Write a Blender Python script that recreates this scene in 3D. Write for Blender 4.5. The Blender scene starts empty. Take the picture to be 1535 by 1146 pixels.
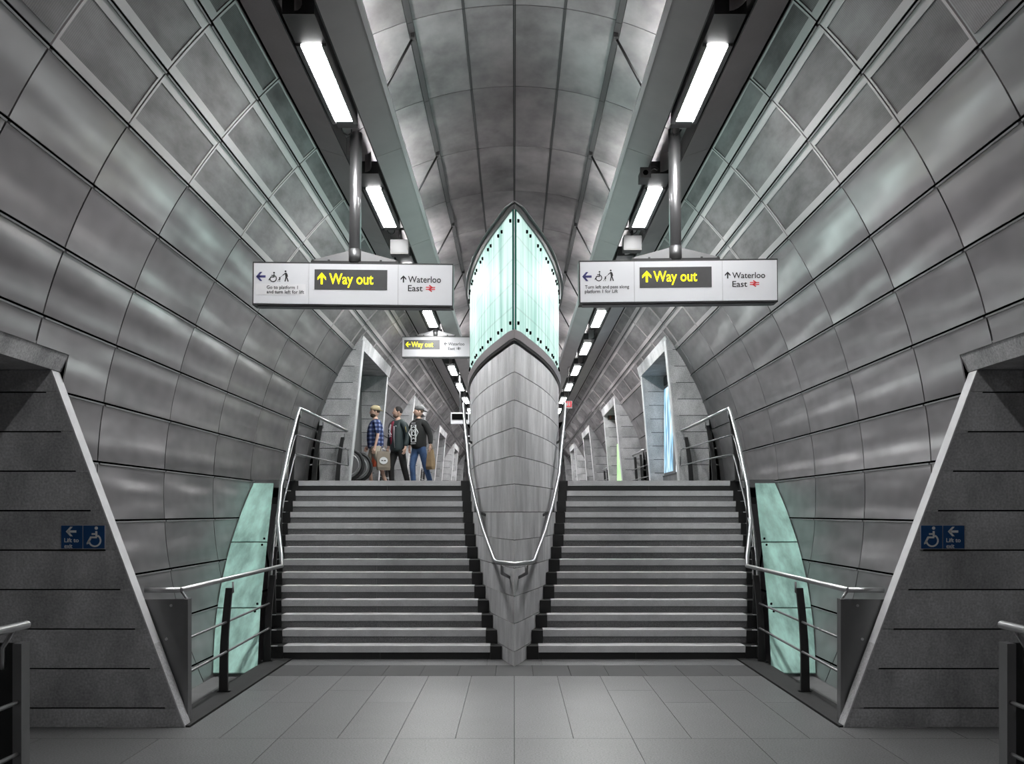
import bpy, bmesh, math, random
from mathutils import Vector, Matrix
random.seed(7)
R_ = math.radians
C = bpy.context.scene.collection
S = bpy.context.scene

# ------------------------------------------------------------------ camera, world, exposure
FPX = 1550.0
EYE = 1.76
cam_d = bpy.data.cameras.new('camera'); cam = bpy.data.objects.new('camera', cam_d); C.objects.link(cam)
cam.location = (0, 0, EYE); cam.rotation_euler = (R_(90), 0, 0)
cam_d.sensor_width = 36; cam_d.lens = 36 * FPX / 1535
cam_d.shift_x = -3.5 / 1535; cam_d.shift_y = 195 / 1535
cam_d.clip_end = 200
S.camera = cam
w = bpy.data.worlds.new('world'); S.world = w; w.use_nodes = True
w.node_tree.nodes['Background'].inputs[0].default_value = (0.05, 0.05, 0.052, 1)
w.node_tree.nodes['Background'].inputs[1].default_value = 0.3
S.view_settings.view_transform = 'Standard'; S.view_settings.look = 'None'
S.view_settings.gamma = 1; S.view_settings.use_curve_mapping = False
S.view_settings.exposure = 0.2
S.cycles.sample_clamp_indirect = 1.5; S.cycles.caustics_reflective = False; S.cycles.caustics_refractive = False; S.cycles.blur_glossy = 1.0
LAMP = 110.0      # trough luminaires
UPLIGHT = 64.0    # tubes above the troughs

# ------------------------------------------------------------------ materials
MATS = {}
def mat(name, col, rough=.5, metal=0., noise=0., nscale=4., stretch=(1,1,1), bump=0., bscale=60., emit=0., rnd=0.,
        spec=.5, speck=0., sscale=150., det=6, lines=None):
    if name in MATS: return MATS[name]
    m = bpy.data.materials.new(name); m.use_nodes = True
    nt = m.node_tree; N = nt.nodes; L = nt.links; b = N['Principled BSDF']
    if not isinstance(col, (tuple, list)): col = (col, col, col * 1.015)
    b.inputs['Roughness'].default_value = rough; b.inputs['Metallic'].default_value = metal
    b.inputs['Specular IOR Level'].default_value = spec
    b.inputs['Base Color'].default_value = (*col, 1)
    tc = N.new('ShaderNodeTexCoord'); mp = N.new('ShaderNodeMapping'); mp.inputs['Scale'].default_value = stretch
    oi = N.new('ShaderNodeObjectInfo'); va = N.new('ShaderNodeVectorMath'); va.operation = 'MULTIPLY_ADD'
    cx = N.new('ShaderNodeCombineXYZ')
    for i in range(3): L.new(oi.outputs['Random'], cx.inputs[i])
    va.inputs[1].default_value = (37, 53, 71); L.new(cx.outputs[0], va.inputs[0]); L.new(tc.outputs['Object'], va.inputs[2])
    L.new(va.outputs[0], mp.inputs['Vector'])
    cur = None
    def mul(sock, a, bb):   # value -> map range [a,bb]
        r = N.new('ShaderNodeMapRange'); r.interpolation_type = 'SMOOTHSTEP'; r.inputs['To Min'].default_value = a; r.inputs['To Max'].default_value = bb
        r.inputs['From Min'].default_value = .12; r.inputs['From Max'].default_value = .88
        L.new(sock, r.inputs['Value']); return r.outputs[0]
    facs = []
    if noise:
        n = N.new('ShaderNodeTexNoise'); n.inputs['Scale'].default_value = nscale; n.inputs['Detail'].default_value = det
        n.inputs['Roughness'].default_value = .6
        L.new(mp.outputs[0], n.inputs['Vector']); facs.append(mul(n.outputs['Fac'], 1 - noise, 1 + noise))
        if metal > .3:
            rr = mul(n.outputs['Fac'], rough * 1.25, rough * .8); L.new(rr, b.inputs['Roughness'])
    if speck:
        n = N.new('ShaderNodeTexNoise'); n.inputs['Scale'].default_value = sscale; n.inputs['Detail'].default_value = 2
        L.new(tc.outputs['Object'], n.inputs['Vector']); facs.append(mul(n.outputs['Fac'], 1 - speck, 1 + speck))
    if lines:
        wv = N.new('ShaderNodeTexWave'); wv.inputs['Scale'].default_value = lines[1]; wv.bands_direction = lines[0]
        L.new(tc.outputs['Object'], wv.inputs['Vector'])
        r = N.new('ShaderNodeMapRange'); r.inputs['To Min'].default_value = 1 - lines[2]; r.inputs['To Max'].default_value = 1
        L.new(wv.outputs['Fac'], r.inputs['Value']); facs.append(r.outputs[0])
    if rnd:
        r = N.new('ShaderNodeMapRange'); r.inputs['To Min'].default_value = 1 - rnd; r.inputs['To Max'].default_value = 1 + rnd
        L.new(oi.outputs['Random'], r.inputs['Value']); facs.append(r.outputs[0])
    if facs:
        f = facs[0]
        for g in facs[1:]:
            mm = N.new('ShaderNodeMath'); mm.operation = 'MULTIPLY'; L.new(f, mm.inputs[0]); L.new(g, mm.inputs[1]); f = mm.outputs[0]
        vm = N.new('ShaderNodeVectorMath'); vm.operation = 'SCALE'; vm.inputs[0].default_value = col; L.new(f, vm.inputs['Scale'])
        L.new(vm.outputs[0], b.inputs['Base Color'])
        if emit: L.new(vm.outputs[0], b.inputs['Emission Color'])
    if emit:
        if not facs: b.inputs['Emission Color'].default_value = (*col, 1)
        b.inputs['Emission Strength'].default_value = emit
    if bump:
        n = N.new('ShaderNodeTexNoise'); n.inputs['Scale'].default_value = bscale; n.inputs['Detail'].default_value = 4
        L.new(mp.outputs[0], n.inputs['Vector'])
        bp = N.new('ShaderNodeBump'); bp.inputs['Strength'].default_value = bump; bp.inputs['Distance'].default_value = .01
        L.new(n.outputs['Fac'], bp.inputs['Height']); L.new(bp.outputs[0], b.inputs['Normal'])
    MATS[name] = m
    return m
M_panel = mat('satin_metal_panel', (.50,.475,.485), .34, .9, noise=.3, nscale=1.5, stretch=(1,.7,1.6), rnd=.14, det=2)  # wall, ceiling and trough greys tinted warm to offset the lantern's green light
def oilcan(m, dist, sc):
    nt = m.node_tree; N = nt.nodes; L = nt.links
    tc = N.new('ShaderNodeTexCoord'); mp = N.new('ShaderNodeMapping'); mp.inputs['Scale'].default_value = (1, .13, 1)
    n = N.new('ShaderNodeTexNoise'); n.inputs['Scale'].default_value = sc; n.inputs['Detail'].default_value = 1
    L.new(tc.outputs['Object'], mp.inputs[0]); L.new(mp.outputs[0], n.inputs[0])
    b = N.new('ShaderNodeBump'); b.inputs['Distance'].default_value = dist; L.new(n.outputs['Fac'], b.inputs['Height'])
    L.new(b.outputs[0], N['Principled BSDF'].inputs['Normal'])
oilcan(M_panel, .08, 2.6)
M_ceil = mat('stained_ceiling_panel', (.34,.32,.325), .42, .6, noise=.6, nscale=1.7, stretch=(1,.6,1), rnd=.14)
M_frame = mat('light_metal_frame', (.68,.63,.64), .38, .6)
M_perf = mat('perforated_metal', (.25,.232,.237), .45, .6, noise=.5, nscale=2.4, stretch=(2,.6,2), rnd=.2, lines=('Y', 14, .28))
M_rail = mat('joint_rail_metal', .26, .5, .5)
M_crail = mat('ceiling_rail_metal', .06, .5, .3)
M_dark = mat('dark_backing', .004, .9, spec=0)
M_trough = mat('trough_sheet', (.68,.64,.645), .5, .1, noise=.07, nscale=2, rnd=.04)
M_trim = mat('bright_trim', .9, .35, .1)
M_conc = mat('fair_faced_concrete', .43, .85, 0, noise=.45, nscale=2.6, stretch=(1,1,.6), bump=.35, bscale=45, rnd=.06, speck=.28, sscale=55)
M_hull = mat('hull_concrete', .66, .6, 0, noise=.38, nscale=2.4, stretch=(1.6,1.6,.5), bump=.12, bscale=40, rnd=.05, speck=.07, sscale=50)
M_edge = mat('pale_concrete_edge', .62, .7, 0, noise=.1, nscale=5)
M_floor = mat('terrazzo_slab', .125, .42, 0, noise=.08, nscale=2.5, rnd=.07, speck=.6, sscale=75)
M_floord = mat('dark_paving', .045, .7, 0, noise=.1, nscale=3, rnd=.12, speck=.2, sscale=120)
M_kerb = mat('dark_granite', .016, .7, 0, noise=.2, nscale=6, spec=.3)
M_gut = mat('gutter_grey', .14, .7, 0, noise=.15)
M_nose = mat('stair_nosing_stone', .56, .6, 0, noise=.14, nscale=5, speck=.12, sscale=90, rnd=.04)
M_riser = mat('speckled_riser_stone', .12, .6, 0, noise=.12, nscale=4, speck=.5, sscale=110, rnd=.08)
M_black = mat('black_granite', .008, .5)
M_steel = mat('brushed_steel', .62, .33, .95)
M_steeld = mat('grey_steel_plate', .22, .42, .8, noise=.08, nscale=3)
M_post = mat('dark_painted_post', .022, .45, .2)
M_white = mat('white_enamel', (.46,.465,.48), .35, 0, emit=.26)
M_white2 = mat('dimmed_white_enamel', (.27,.27,.28), .6, 0, emit=.22)  # sign white darkened to offset lamp glare on the small far sign
M_blackface = mat('dark_sign_face', .035, .6, 0, noise=.2, nscale=6)
M_case = mat('sign_casing', .05, .4, .3)
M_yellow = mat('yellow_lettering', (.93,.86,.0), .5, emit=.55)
M_ink = mat('black_lettering', .01, .6)
M_navy = mat('navy_arrow', (.035,.035,.14), .6)
M_red = mat('red_symbol', (.62,.05,.06), .5, emit=.1)
M_patch = mat('grey_patch', .62, .5)
M_blue = mat('blue_sign_face', (.008,.06,.19), .35, noise=.15, nscale=8)
M_pict = mat('white_pictogram', .8, .5)
M_slope = mat('frosted_green_glass', (.41,.66,.585), .22, 0, noise=.55, nscale=2.2, stretch=(2.4,.7,.7), emit=.03)
M_nosegl = mat('dark_green_glass_edge', (.01,.14,.10), .2, emit=.12)
M_diff2 = mat('dim_lamp_diffuser', (1,1,1), .5, emit=LAMP*.38)
M_diff = mat('lamp_diffuser', (1,1,1), .5, emit=LAMP)
M_up = mat('uplight_tube', (1,1,1), .5, emit=UPLIGHT)
M_house = mat('luminaire_housing', .045, .5, .3)
M_cloth = {}
def glass_mat():
    m = bpy.data.materials.new('backlit_green_glass'); m.use_nodes = True; nt = m.node_tree; N = nt.nodes; L = nt.links
    b = N['Principled BSDF']; b.inputs['Roughness'].default_value = .5
    tc = N.new('ShaderNodeTexCoord'); mp = N.new('ShaderNodeMapping'); mp.inputs['Scale'].default_value = (5, 5, .35)
    n = N.new('ShaderNodeTexNoise'); n.inputs['Scale'].default_value = 1.4; n.inputs['Detail'].default_value = 2
    L.new(tc.outputs['Object'], mp.inputs[0]); L.new(mp.outputs[0], n.inputs[0])
    r = N.new('ShaderNodeValToRGB'); r.color_ramp.elements[0].position = .34; r.color_ramp.elements[0].color = (.33,.61,.53,1)
    r.color_ramp.elements[1].position = .56; r.color_ramp.elements[1].color = (.72,.96,.89,1)
    L.new(n.outputs['Fac'], r.inputs[0])
    wv = N.new('ShaderNodeTexWave'); wv.bands_direction = 'Z'; wv.inputs['Scale'].default_value = 1.15; wv.inputs['Distortion'].default_value = 0
    L.new(tc.outputs['Object'], wv.inputs[0])
    r2 = N.new('ShaderNodeMapRange'); r2.inputs['From Min'].default_value = .0; r2.inputs['From Max'].default_value = .03
    r2.inputs['To Min'].default_value = .78; r2.inputs['To Max'].default_value = 1; L.new(wv.outputs['Fac'], r2.inputs[0])
    vm = N.new('ShaderNodeVectorMath'); vm.operation = 'SCALE'; L.new(r.outputs[0], vm.inputs[0]); L.new(r2.outputs[0], vm.inputs['Scale'])
    b.inputs['Base Color'].default_value = (.1,.16,.15,1)
    L.new(vm.outputs[0], b.inputs['Emission Color']); b.inputs['Emission Strength'].default_value = .76; b.inputs['Specular IOR Level'].default_value = .08
    return m
M_glass = glass_mat()

# ------------------------------------------------------------------ mesh helpers
class MB:
    def __init__(s): s.v = []; s.f = []; s.sm = []
    def quadstrip(s, pts, faces, smooth=False):
        n = len(s.v); s.v += [tuple(p) for p in pts]
        for f in faces: s.f.append([n + i for i in f]); s.sm.append(smooth)
        return s
    def box(s, x0, x1, y0, y1, z0, z1):
        if x0 > x1: x0, x1 = x1, x0
        p = [(x0,y0,z0),(x1,y0,z0),(x1,y1,z0),(x0,y1,z0),(x0,y0,z1),(x1,y0,z1),(x1,y1,z1),(x0,y1,z1)]
        return s.quadstrip(p, [(0,3,2,1),(4,5,6,7),(0,1,5,4),(1,2,6,5),(2,3,7,6),(3,0,4,7)])
    def prism_y(s, poly, y0, y1):      # poly of (x,z)
        n = len(poly); p = [(x,y0,z) for x,z in poly] + [(x,y1,z) for x,z in poly]
        return s.quadstrip(p, [list(range(n)), list(range(2*n-1, n-1, -1))] + [(i, (i+1)%n, n+(i+1)%n, n+i) for i in range(n)])
    def prism_z(s, poly, z0, z1):      # poly of (x,y)
        n = len(poly); p = [(x,y,z0) for x,y in poly] + [(x,y,z1) for x,y in poly]
        return s.quadstrip(p, [list(range(n)), list(range(2*n-1, n-1, -1))] + [(i, (i+1)%n, n+(i+1)%n, n+i) for i in range(n)])
    def prism_x(s, poly, x0, x1):      # poly of (y,z)
        n = len(poly); p = [(x0,y,z) for y,z in poly] + [(x1,y,z) for y,z in poly]
        return s.quadstrip(p, [list(range(n)), list(range(2*n-1, n-1, -1))] + [(i, (i+1)%n, n+(i+1)%n, n+i) for i in range(n)])
    def tube(s, path, r, seg=10, cap=True, r2=None):
        pts = [Vector(p) for p in path]; n = len(pts); rings = []
        up = Vector((0,0,1)); base = len(s.v)
        prev = None
        for i, p in enumerate(pts):
            d = (pts[min(i+1,n-1)] - pts[max(i-1,0)]).normalized()
            if prev is None:
                a = d.cross(up); 
                if a.length < .05: a = d.cross(Vector((1,0,0)))
            else: a = prev - d * prev.dot(d)
            a.normalize(); prev = a; b = d.cross(a)
            k = 1.0
            if 0 < i < n-1:
                c = (pts[i+1]-pts[i]).normalized().dot((pts[i]-pts[i-1]).normalized()); k = 1/max(.5, math.sqrt((1+c)/2))
            rr = r if r2 is None else r + (r2-r)*i/(n-1)
            for j in range(seg):
                t = 2*math.pi*j/seg; s.v.append(tuple(p + (a*math.cos(t) + b*math.sin(t))*rr*(k if k < 1.3 else 1.3)))
        for i in range(n-1):
            for j in range(seg):
                s.f.append([base+i*seg+j, base+i*seg+(j+1)%seg, base+(i+1)*seg+(j+1)%seg, base+(i+1)*seg+j]); s.sm.append(True)
        if cap:
            s.f.append([base+j for j in range(seg)][::-1]); s.sm.append(False)
            s.f.append([base+(n-1)*seg+j for j in range(seg)]); s.sm.append(False)
        return s
    def bar(s, a, b, wx, wy):          # box beam between two points (wx across x, wy along y/z)
        a = Vector(a); b = Vector(b)
        p = []
        for q in (a, b):
            p += [q+Vector((-wx/2,-wy/2,0)), q+Vector((wx/2,-wy/2,0)), q+Vector((wx/2,wy/2,0)), q+Vector((-wx/2,wy/2,0))]
        return s.quadstrip(p, [(0,3,2,1),(4,5,6,7),(0,1,5,4),(1,2,6,5),(2,3,7,6),(3,0,4,7)])
    def mesh(s, name, m, fix=True):
        me = bpy.data.meshes.new(name); me.from_pydata(s.v, [], s.f)
        me.polygons.foreach_set('use_smooth', s.sm)
        if fix:
            bm = bmesh.new(); bm.from_mesh(me); bmesh.ops.recalc_face_normals(bm, faces=bm.faces); bm.to_mesh(me); bm.free()
        if m: me.materials.append(m)
        me.update(); return me
def link(name, me, parent=None, loc=None, label=None):
    o = bpy.data.objects.new(name, me); C.objects.link(o)
    if parent: o.parent = parent
    if loc: o.location = loc
    if label: o['label'] = label
    return o
def part(name, mb, m, parent=None, label=None, loc=None): return link(name, mb.mesh(name, m), parent, loc, label)
def thing(name, label, cat, loc=(0,0,0), group=None):
    o = bpy.data.objects.new(name, None); C.objects.link(o); o.location = loc
    o['label'] = label; o['category'] = cat
    if group: o['group'] = group
    return o
def tag(o, label, cat, group=None):
    o['label'] = label; o['category'] = cat
    if group: o['group'] = group
    return o
def struct(name, mb=None, m=None):
    o = part(name, mb, m) if mb else bpy.data.objects.new(name, None)
    if not mb: C.objects.link(o)
    o['kind'] = 'structure'; return o
def copy_tree(o, parent=None):
    c = o.copy(); C.objects.link(c); c.parent = parent
    for ch in list(o.children): copy_tree(ch, c)
    return c
SIDE = {-1: 'left', 1: 'right'}

# ------------------------------------------------------------------ tunnel profile
WR, WCX, WCZ = 5.096, 1.274, 1.964
CR, CCZ = 3.24, 3.166
UP = 2.24                                 # upper floor level
def wallpt(a, s, r=WR): return (s*(r*math.cos(a) - WCX), WCZ + r*math.sin(a))
def ceilpt(a, r=CR): return (r*math.sin(a), CCZ + r*math.cos(a))
rings = [-6.0, -4.2, -2.4, -.5, 1.3, 2.6, 3.95, 5.3, 6.65, 8.0, 9.47, 11.28, 13.12, 14.95, 16.83]
while rings[-1] < 66: rings.append(rings[-1] + 1.85)
J = [R_(2.8 + 6.08*(7-k)) for k in range(13)]
J[1], J[0] = R_(38.95), R_(44.7)
rows = [(R_(48.4), J[0])] + [(J[k], J[k+1]) for k in range(11)] + [(J[11], R_(-26))]
PORT = [(4.35, 8.45, 0)] + [(19.1 + 9.8*i, 23.2 + 9.8*i, 1) for i in range(5)]
def clip(y0, y1, cuts):
    segs = [(y0, y1)]
    for a, b in cuts:
        out = []
        for p, q in segs:
            if b <= p or a >= q: out.append((p, q)); continue
            if a > p + .06: out.append((p, a))
            if b < q - .06: out.append((b, q))
        segs = out
    return segs
def patch(a0, a1, L, s, fn, g=.0, n=5, ring=.0115, th=.014, inset=(0,0), y0=0, pil=0):
    """curved panel with its face towards the tunnel; built at y=0..L"""
    mb = MB(); pf = []; pb = []
    ya, yb = y0 + ring + inset[1], y0 + L - ring - inset[1]
    for i in range(n+1):
        t = a0 + (a1-a0)*i/n
        for rr, lst in ((0, pf), (th, pb)):
            x, z = fn(t, rr - (pil*(1-(2*i/n-1)**2) if rr == 0 else 0)); lst.append((x, z))
    face = [(x, ya, z) for x, z in pf] + [(x, yb, z) for x, z in pf]
    flip = None
    mb.quadstrip(face, [(i, i+1, n+2+i, n+1+i) for i in range(n)], True)
    # rims
    rim = [(pf[0], pb[0]), (pf[-1], pb[-1])]
    for f, b in rim: mb.quadstrip([(f[0],ya,f[1]),(f[0],yb,f[1]),(b[0],yb,b[1]),(b[0],ya,b[1])], [(0,1,2,3)])
    for y in (ya, yb):
        q = [(x,y,z) for x,z in pf] + [(x,y,z) for x,z in pb]
        mb.quadstrip(q, [(i, i+1, n+2+i, n+1+i) for i in range(n)])
    return mb
def frame_patch(a0, a1, L, s, fn, bw, bl, ring=.0115):
    """a border frame (bw along the arc in radians, bl along the length) standing proud"""
    mb = MB(); n = 3
    ya, yb = ring, L - ring
    def arc(t0, t1, y0, y1, k):
        m = patch(t0, t1, y1-y0, s, fn, n=k, ring=0, th=.016, y0=y0); b = len(mb.v)
        mb.v += m.v; mb.f += [[b+i for i in f] for f in m.f]; mb.sm += m.sm
    arc(a0, a0+bw, ya, yb, 1); arc(a1-bw, a1, ya, yb, 1)
    arc(a0+bw, a1-bw, ya, ya+bl, 4); arc(a0+bw, a1-bw, yb-bl, yb, 4)
    return mb
GAPA = .017 / WR
cache = {}
def wall_side(s):
    wall = struct('wall_' + SIDE[s])
    far = {0: MB(), 1: MB(), 2: MB()}
    rails = {}
    for ri, (a1, a0) in enumerate(rows):
        for i in range(len(rings)-1):
            cuts = []
            lo = a0
            y0, y1 = rings[i], rings[i+1]
            if ri >= 4:                                     # rows that reach the lower opening
                if a0 < R_(12.5) and ri != 6: cuts.append((PORT[0][0], PORT[0][1] + .14))
            if ri >= 3:
                for p in PORT[1:]: cuts.append((p[0], p[1] + .2))
            if a0 < R_(0): cuts.append((15.6, 999))
            segs = clip(y0, y1, cuts)
            if ri == 2:
                out_ = []
                for p, q in segs:
                    br = [p] + [e for c in PORT[1:] for e in (c[0], c[1]+.2) if p+.02 < e < q-.02] + [q]
                    out_ += list(zip(br[:-1], br[1:]))
                segs = out_
            for p, q in segs:
                b0, b1 = a0 + GAPA, a1 - GAPA
                special = ri == 6 and p < 8.5 and q > 8.5
                if ri == 6 and q < 8.5 and q > 4.4: b0 = max(b0, R_(12.5))
                if ri == 2 and any(p < c[1]+.18 and q > c[0]+.02 for c in PORT[1:]): b0 = max(b0, R_(34.6))
                if b1 - b0 < .01: continue
                L = round(q - p, 3)
                fn = lambda t, d, s=s: wallpt(t, s, WR + d)
                fn2 = lambda t, d, s=s: wallpt(t, s, WR - .010 + d)
                perf = ri < 3
                if special:
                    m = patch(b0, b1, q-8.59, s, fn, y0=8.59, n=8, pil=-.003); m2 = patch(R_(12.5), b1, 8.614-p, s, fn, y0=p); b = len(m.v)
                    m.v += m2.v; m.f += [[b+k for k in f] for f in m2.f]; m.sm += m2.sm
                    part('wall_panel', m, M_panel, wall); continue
                if p < 6.6 or p > 34:
                    tgt = far[0]
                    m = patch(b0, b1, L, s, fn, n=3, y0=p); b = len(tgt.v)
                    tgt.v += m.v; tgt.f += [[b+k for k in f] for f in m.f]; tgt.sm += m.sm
                    if perf:
                        tgt = far[1]; m = patch(b0+.012, b1-.012, L, s, fn2, n=3, y0=p, inset=(0,.03)); b = len(tgt.v)
                        tgt.v += m.v; tgt.f += [[b+k for k in f] for f in m.f]; tgt.sm += m.sm
                    continue
                key = (ri, L, round(b0, 4), s)
                if key not in cache:
                    if perf:
                        cache[key] = (frame_patch(b0, b1, L, s, fn, .013, .03).mesh('wall_panel', M_frame),
                                      patch(b0+.013, b1-.013, L, s, lambda t, d, s=s: wallpt(t, s, WR + .006 + d), inset=(0,.03)).mesh('perforated_sheet', M_perf))
                    else:
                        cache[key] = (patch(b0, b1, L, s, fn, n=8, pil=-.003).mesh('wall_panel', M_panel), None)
                a, bb = cache[key]
                o = link('wall_panel', a, wall, (0, p, 0))
                if bb: link('perforated_sheet', bb, o)
            # rail along the upper joint of this row
        for p, q in clip(rings[7], 66, ([(15.6, 999)] if a1 < R_(2) else []) + ([(PORT[0][0], PORT[0][1]+.14)] if a1 < R_(12) else []) + ([(c[0], c[1]+.2) for c in PORT[1:]] if a1 < R_(34) else [])):
            mb = rails.setdefault(ri, MB())
            ys = [p] + [r for r in rings if p < r < q] + [q]
            for u, v in zip(ys[:-1], ys[1:]):
                t0, t1 = a1 - GAPA*.95, a1 - GAPA*.1
                pts = [wallpt(t0, s, WR-.012), wallpt(t1, s, WR-.012), wallpt(t1, s, WR+.02), wallpt(t0, s, WR+.02)]
                mb.prism_y(pts, u+.03, v-.012)
    for k, mb in rails.items():
        if mb.v: part('joint_rail', mb, M_rail, wall)
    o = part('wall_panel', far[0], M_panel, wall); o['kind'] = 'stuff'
    o = part('perforated_sheet', far[1], M_perf, wall); o['kind'] = 'stuff'
    # backing shell, open where passages lead off
    mb = MB()
    def shell(a0, a1, y0, y1):
        n = 8; pts = []
        for i in range(n+1):
            x, z = wallpt(a0 + (a1-a0)*i/n, s, WR+.07); pts += [(x,y0,z),(x,y1,z)]
        mb.quadstrip(pts, [(2*i, 2*i+1, 2*i+3, 2*i+2) for i in range(n)], True)
    shell(R_(12.5), R_(53), -6, 19.2); shell(R_(-26), R_(12.5), -6, 4.35); shell(R_(-26), R_(12.5), 8.6, 16)
    shell(R_(1), R_(12.5), 16, 19.2)
    y = 19.2
    for p in PORT[1:]:
        if p[0] > y: shell(R_(1), R_(36), y, p[0])
        y = p[1] + .2
    shell(R_(1), R_(36), y, 68); shell(R_(35.5), R_(53), 19.2, 68)
    part('backing_shell', mb, M_dark, wall)
    return wall
for s in (-1, 1): wall_side(s)

# ceiling
ceil = struct('ceiling')
cang = [R_(a) for a in (-36, -26.5, -17.25, -8.27, 0, 8.27, 17.25, 26.5, 36)]
farc = MB(); ccache = {}
for k in range(8):
    a0, a1 = cang[k] + .004, cang[k+1] - .004
    if k == 1: a1 -= .006
    if k == 6: a0 += .006
    if k == 2: a0 += .006
    if k == 5: a1 -= .006
    for i in range(len(rings)-1):
        y0, y1 = rings[i], rings[i+1]
        fn = lambda t, d: ceilpt(t, CR + d)
        L = round(y1-y0, 3)
        if y0 < 7.9 or y0 > 34:
            m = patch(a0, a1, L, 1, fn, n=3, y0=y0); b = len(farc.v)
            farc.v += m.v; farc.f += [[b+q for q in f] for f in m.f]; farc.sm += m.sm; continue
        if (k, L) not in ccache: ccache[(k, L)] = patch(a0, a1, L, 1, fn, ring=.007).mesh('ceiling_panel', M_ceil)
        link('ceiling_panel', ccache[(k, L)], ceil, (0, y0, 0))
o = part('ceiling_panel', farc, M_ceil, ceil); o['kind'] = 'stuff'
for k, wd in ((2,.055), (3,.022), (4,.018), (5,.022), (6,.055)):
    mb = MB(); a = cang[k]
    for i in range(7, len(rings)-1):
        x, z = ceilpt(a, CR)
        d = wd/2/CR
        pts = [ceilpt(a-d, CR-.02 if wd > .04 else CR-.004), ceilpt(a+d, CR-.02 if wd > .04 else CR-.004), ceilpt(a+d, CR+.03), ceilpt(a-d, CR+.03)]
        mb.prism_y(pts, rings[i]+.004, rings[i+1]-.004)
    part('ceiling_rail', mb, M_crail, ceil)
mb = MB(); pts = []
n = 16
for i in range(n+1):
    x, z = ceilpt(R_(-40 + 80*i/n), CR+.09); pts += [(x,-6,z),(x,68,z)]
mb.quadstrip(pts, [(2*i, 2*i+1, 2*i+3, 2*i+2) for i in range(n)], True)
part('backing_shell', mb, M_dark, ceil)

# end walls
struct('wall_back', MB().box(-9, 9, -6.2, -6, -.5, 7), M_trough)
struct('wall_end', MB().box(-6, 6, 67.5, 67.7, 2, 7), M_trough)

# ------------------------------------------------------------------ floors
fl = struct('floor', MB().box(-7, 7, -6, 12.6, -.30, -.22), M_gut)
mb = MB().box(-2.66, 2.66, -6, 12.34, -.22, -.022); mb.box(-7, -2.66, -6, 8.45, -.22, -.022); mb.box(2.66, 7, -6, 8.45, -.22, -.022)
part('screed', mb, M_dark, fl)
W = .459
def slab(x0, x1, y0, y1, m=M_floor, nm='paving_slab'):
    g = .0022; part(nm, MB().box(x0+g, x1-g, y0+g, y1-g, -.03, 0), m, fl)
xs = [W*i for i in range(-6, 7)]; xs[0] = -2.65; xs[-1] = 2.65
for i, (a, b) in enumerate(zip(xs[:-1], xs[1:])):
    if i in (4,5,6,7): slab(a, b, 8.03, 11.09)
    elif i % 2: slab(a, b, 8.03, 9.55); slab(a, b, 9.55, 11.09)
    else: slab(a, b, 8.03, 10.2); slab(a, b, 10.2, 11.09)
for r, (y0, y1) in enumerate(((6.1, 8.03), (4.2, 6.1), (2.3, 4.2))):
    for k in range(-7, 8):
        a = (2*k)*W/1 + (0 if r % 2 == 0 else W); b = a + 2*W
        if a >= 6.9 or b <= -6.9: continue
        slab(max(a,-7), min(b,7), y0, y1)
for sgn in (-1, 1):
    for k in range(5):
        x0 = 2.65 + .87*k; part('paving_slab', MB().box(sgn*x0 + .002, sgn*(x0+.865), 8.034, 8.44, -.03, 0), M_floor, fl)
part('paving_slab', MB().box(-7, 7, -6, 2.296, -.03, 0), M_floor, fl)
n = 13
for i in range(n):
    x0 = -2.65 + 5.3*i/n
    if i in (3, 7): pass
    slab(x0, x0 + 5.3/n, 11.092, 11.86, M_floord, 'dark_paving_tile')
for a, b in ((-2.65, -.32), (-.32, .32), (.32, 2.65)): slab(a, b, 11.864, 12.36, M_floor, 'pale_paving_strip')
for s in (-1, 1):
    o = struct('trim_%d' % (1 if s < 0 else 2), MB().prism_z([(s*2.66, 8.46), (s*2.66, 12.40), (s*2.93, 12.40), (s*2.93, 8.46)], -.2, .012), M_kerb)
    o['label'] = 'black granite kerb strip at the foot of the balustrade'
    struct('trim_%d' % (3 if s < 0 else 4), MB().box(s*2.932, s*3.6, 8.62, 12.3, -.2, -.10), M_gut)
# upper floor
up = struct('floor_upper', MB().box(-6.9, 6.9, 16.15, 68, UP-.25, UP), M_floor)

# ------------------------------------------------------------------ concrete hull (plan shape)
HULL = [(11.76,0),(11.9,.045),(12.05,.083),(12.35,.140),(12.6,.206),(12.88,.263),(13.14,.32),(13.4,.37),(13.67,.414),(13.94,.462),(14.2,.5),(14.47,.536),
        (14.73,.566),(15.0,.597),(15.27,.626),(15.53,.652),(15.8,.675),(16.5,.71),(17.5,.72),(19,.66),(20.5,.5),(22,.22),(22.8,0)]
_ys = [11.76 + .06*i for i in range(185)]
def _lin(y):
    for (a, p), (b, q) in zip(HULL[:-1], HULL[1:]):
        if a <= y <= b: return p + (q-p)*(y-a)/(b-a)
    return 0
_w = [_lin(y) for y in _ys]
for _ in range(14): _w = [_w[0], _w[1], _w[2]] + [(_w[i-1]+2*_w[i]+_w[i+1])/4 for i in range(3, len(_w)-1)] + [0]
_w = [max(0, v) for v in _w]
while len(_w) > 3 and _w[-2] <= 0: _w.pop(); _ys.pop()
HULL = list(zip(_ys[:len(_w)], _w))
def hw(y):
    if y <= HULL[0][0] or y >= HULL[-1][0]: return 0
    for (a, p), (b, q) in zip(HULL[:-1], HULL[1:]):
        if a <= y <= b: return p + (q-p)*(y-a)/(b-a)
arc = [0]
for (a, p), (b, q) in zip(HULL[:-1], HULL[1:]): arc.append(arc[-1] + math.hypot(b-a, q-p))
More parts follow.
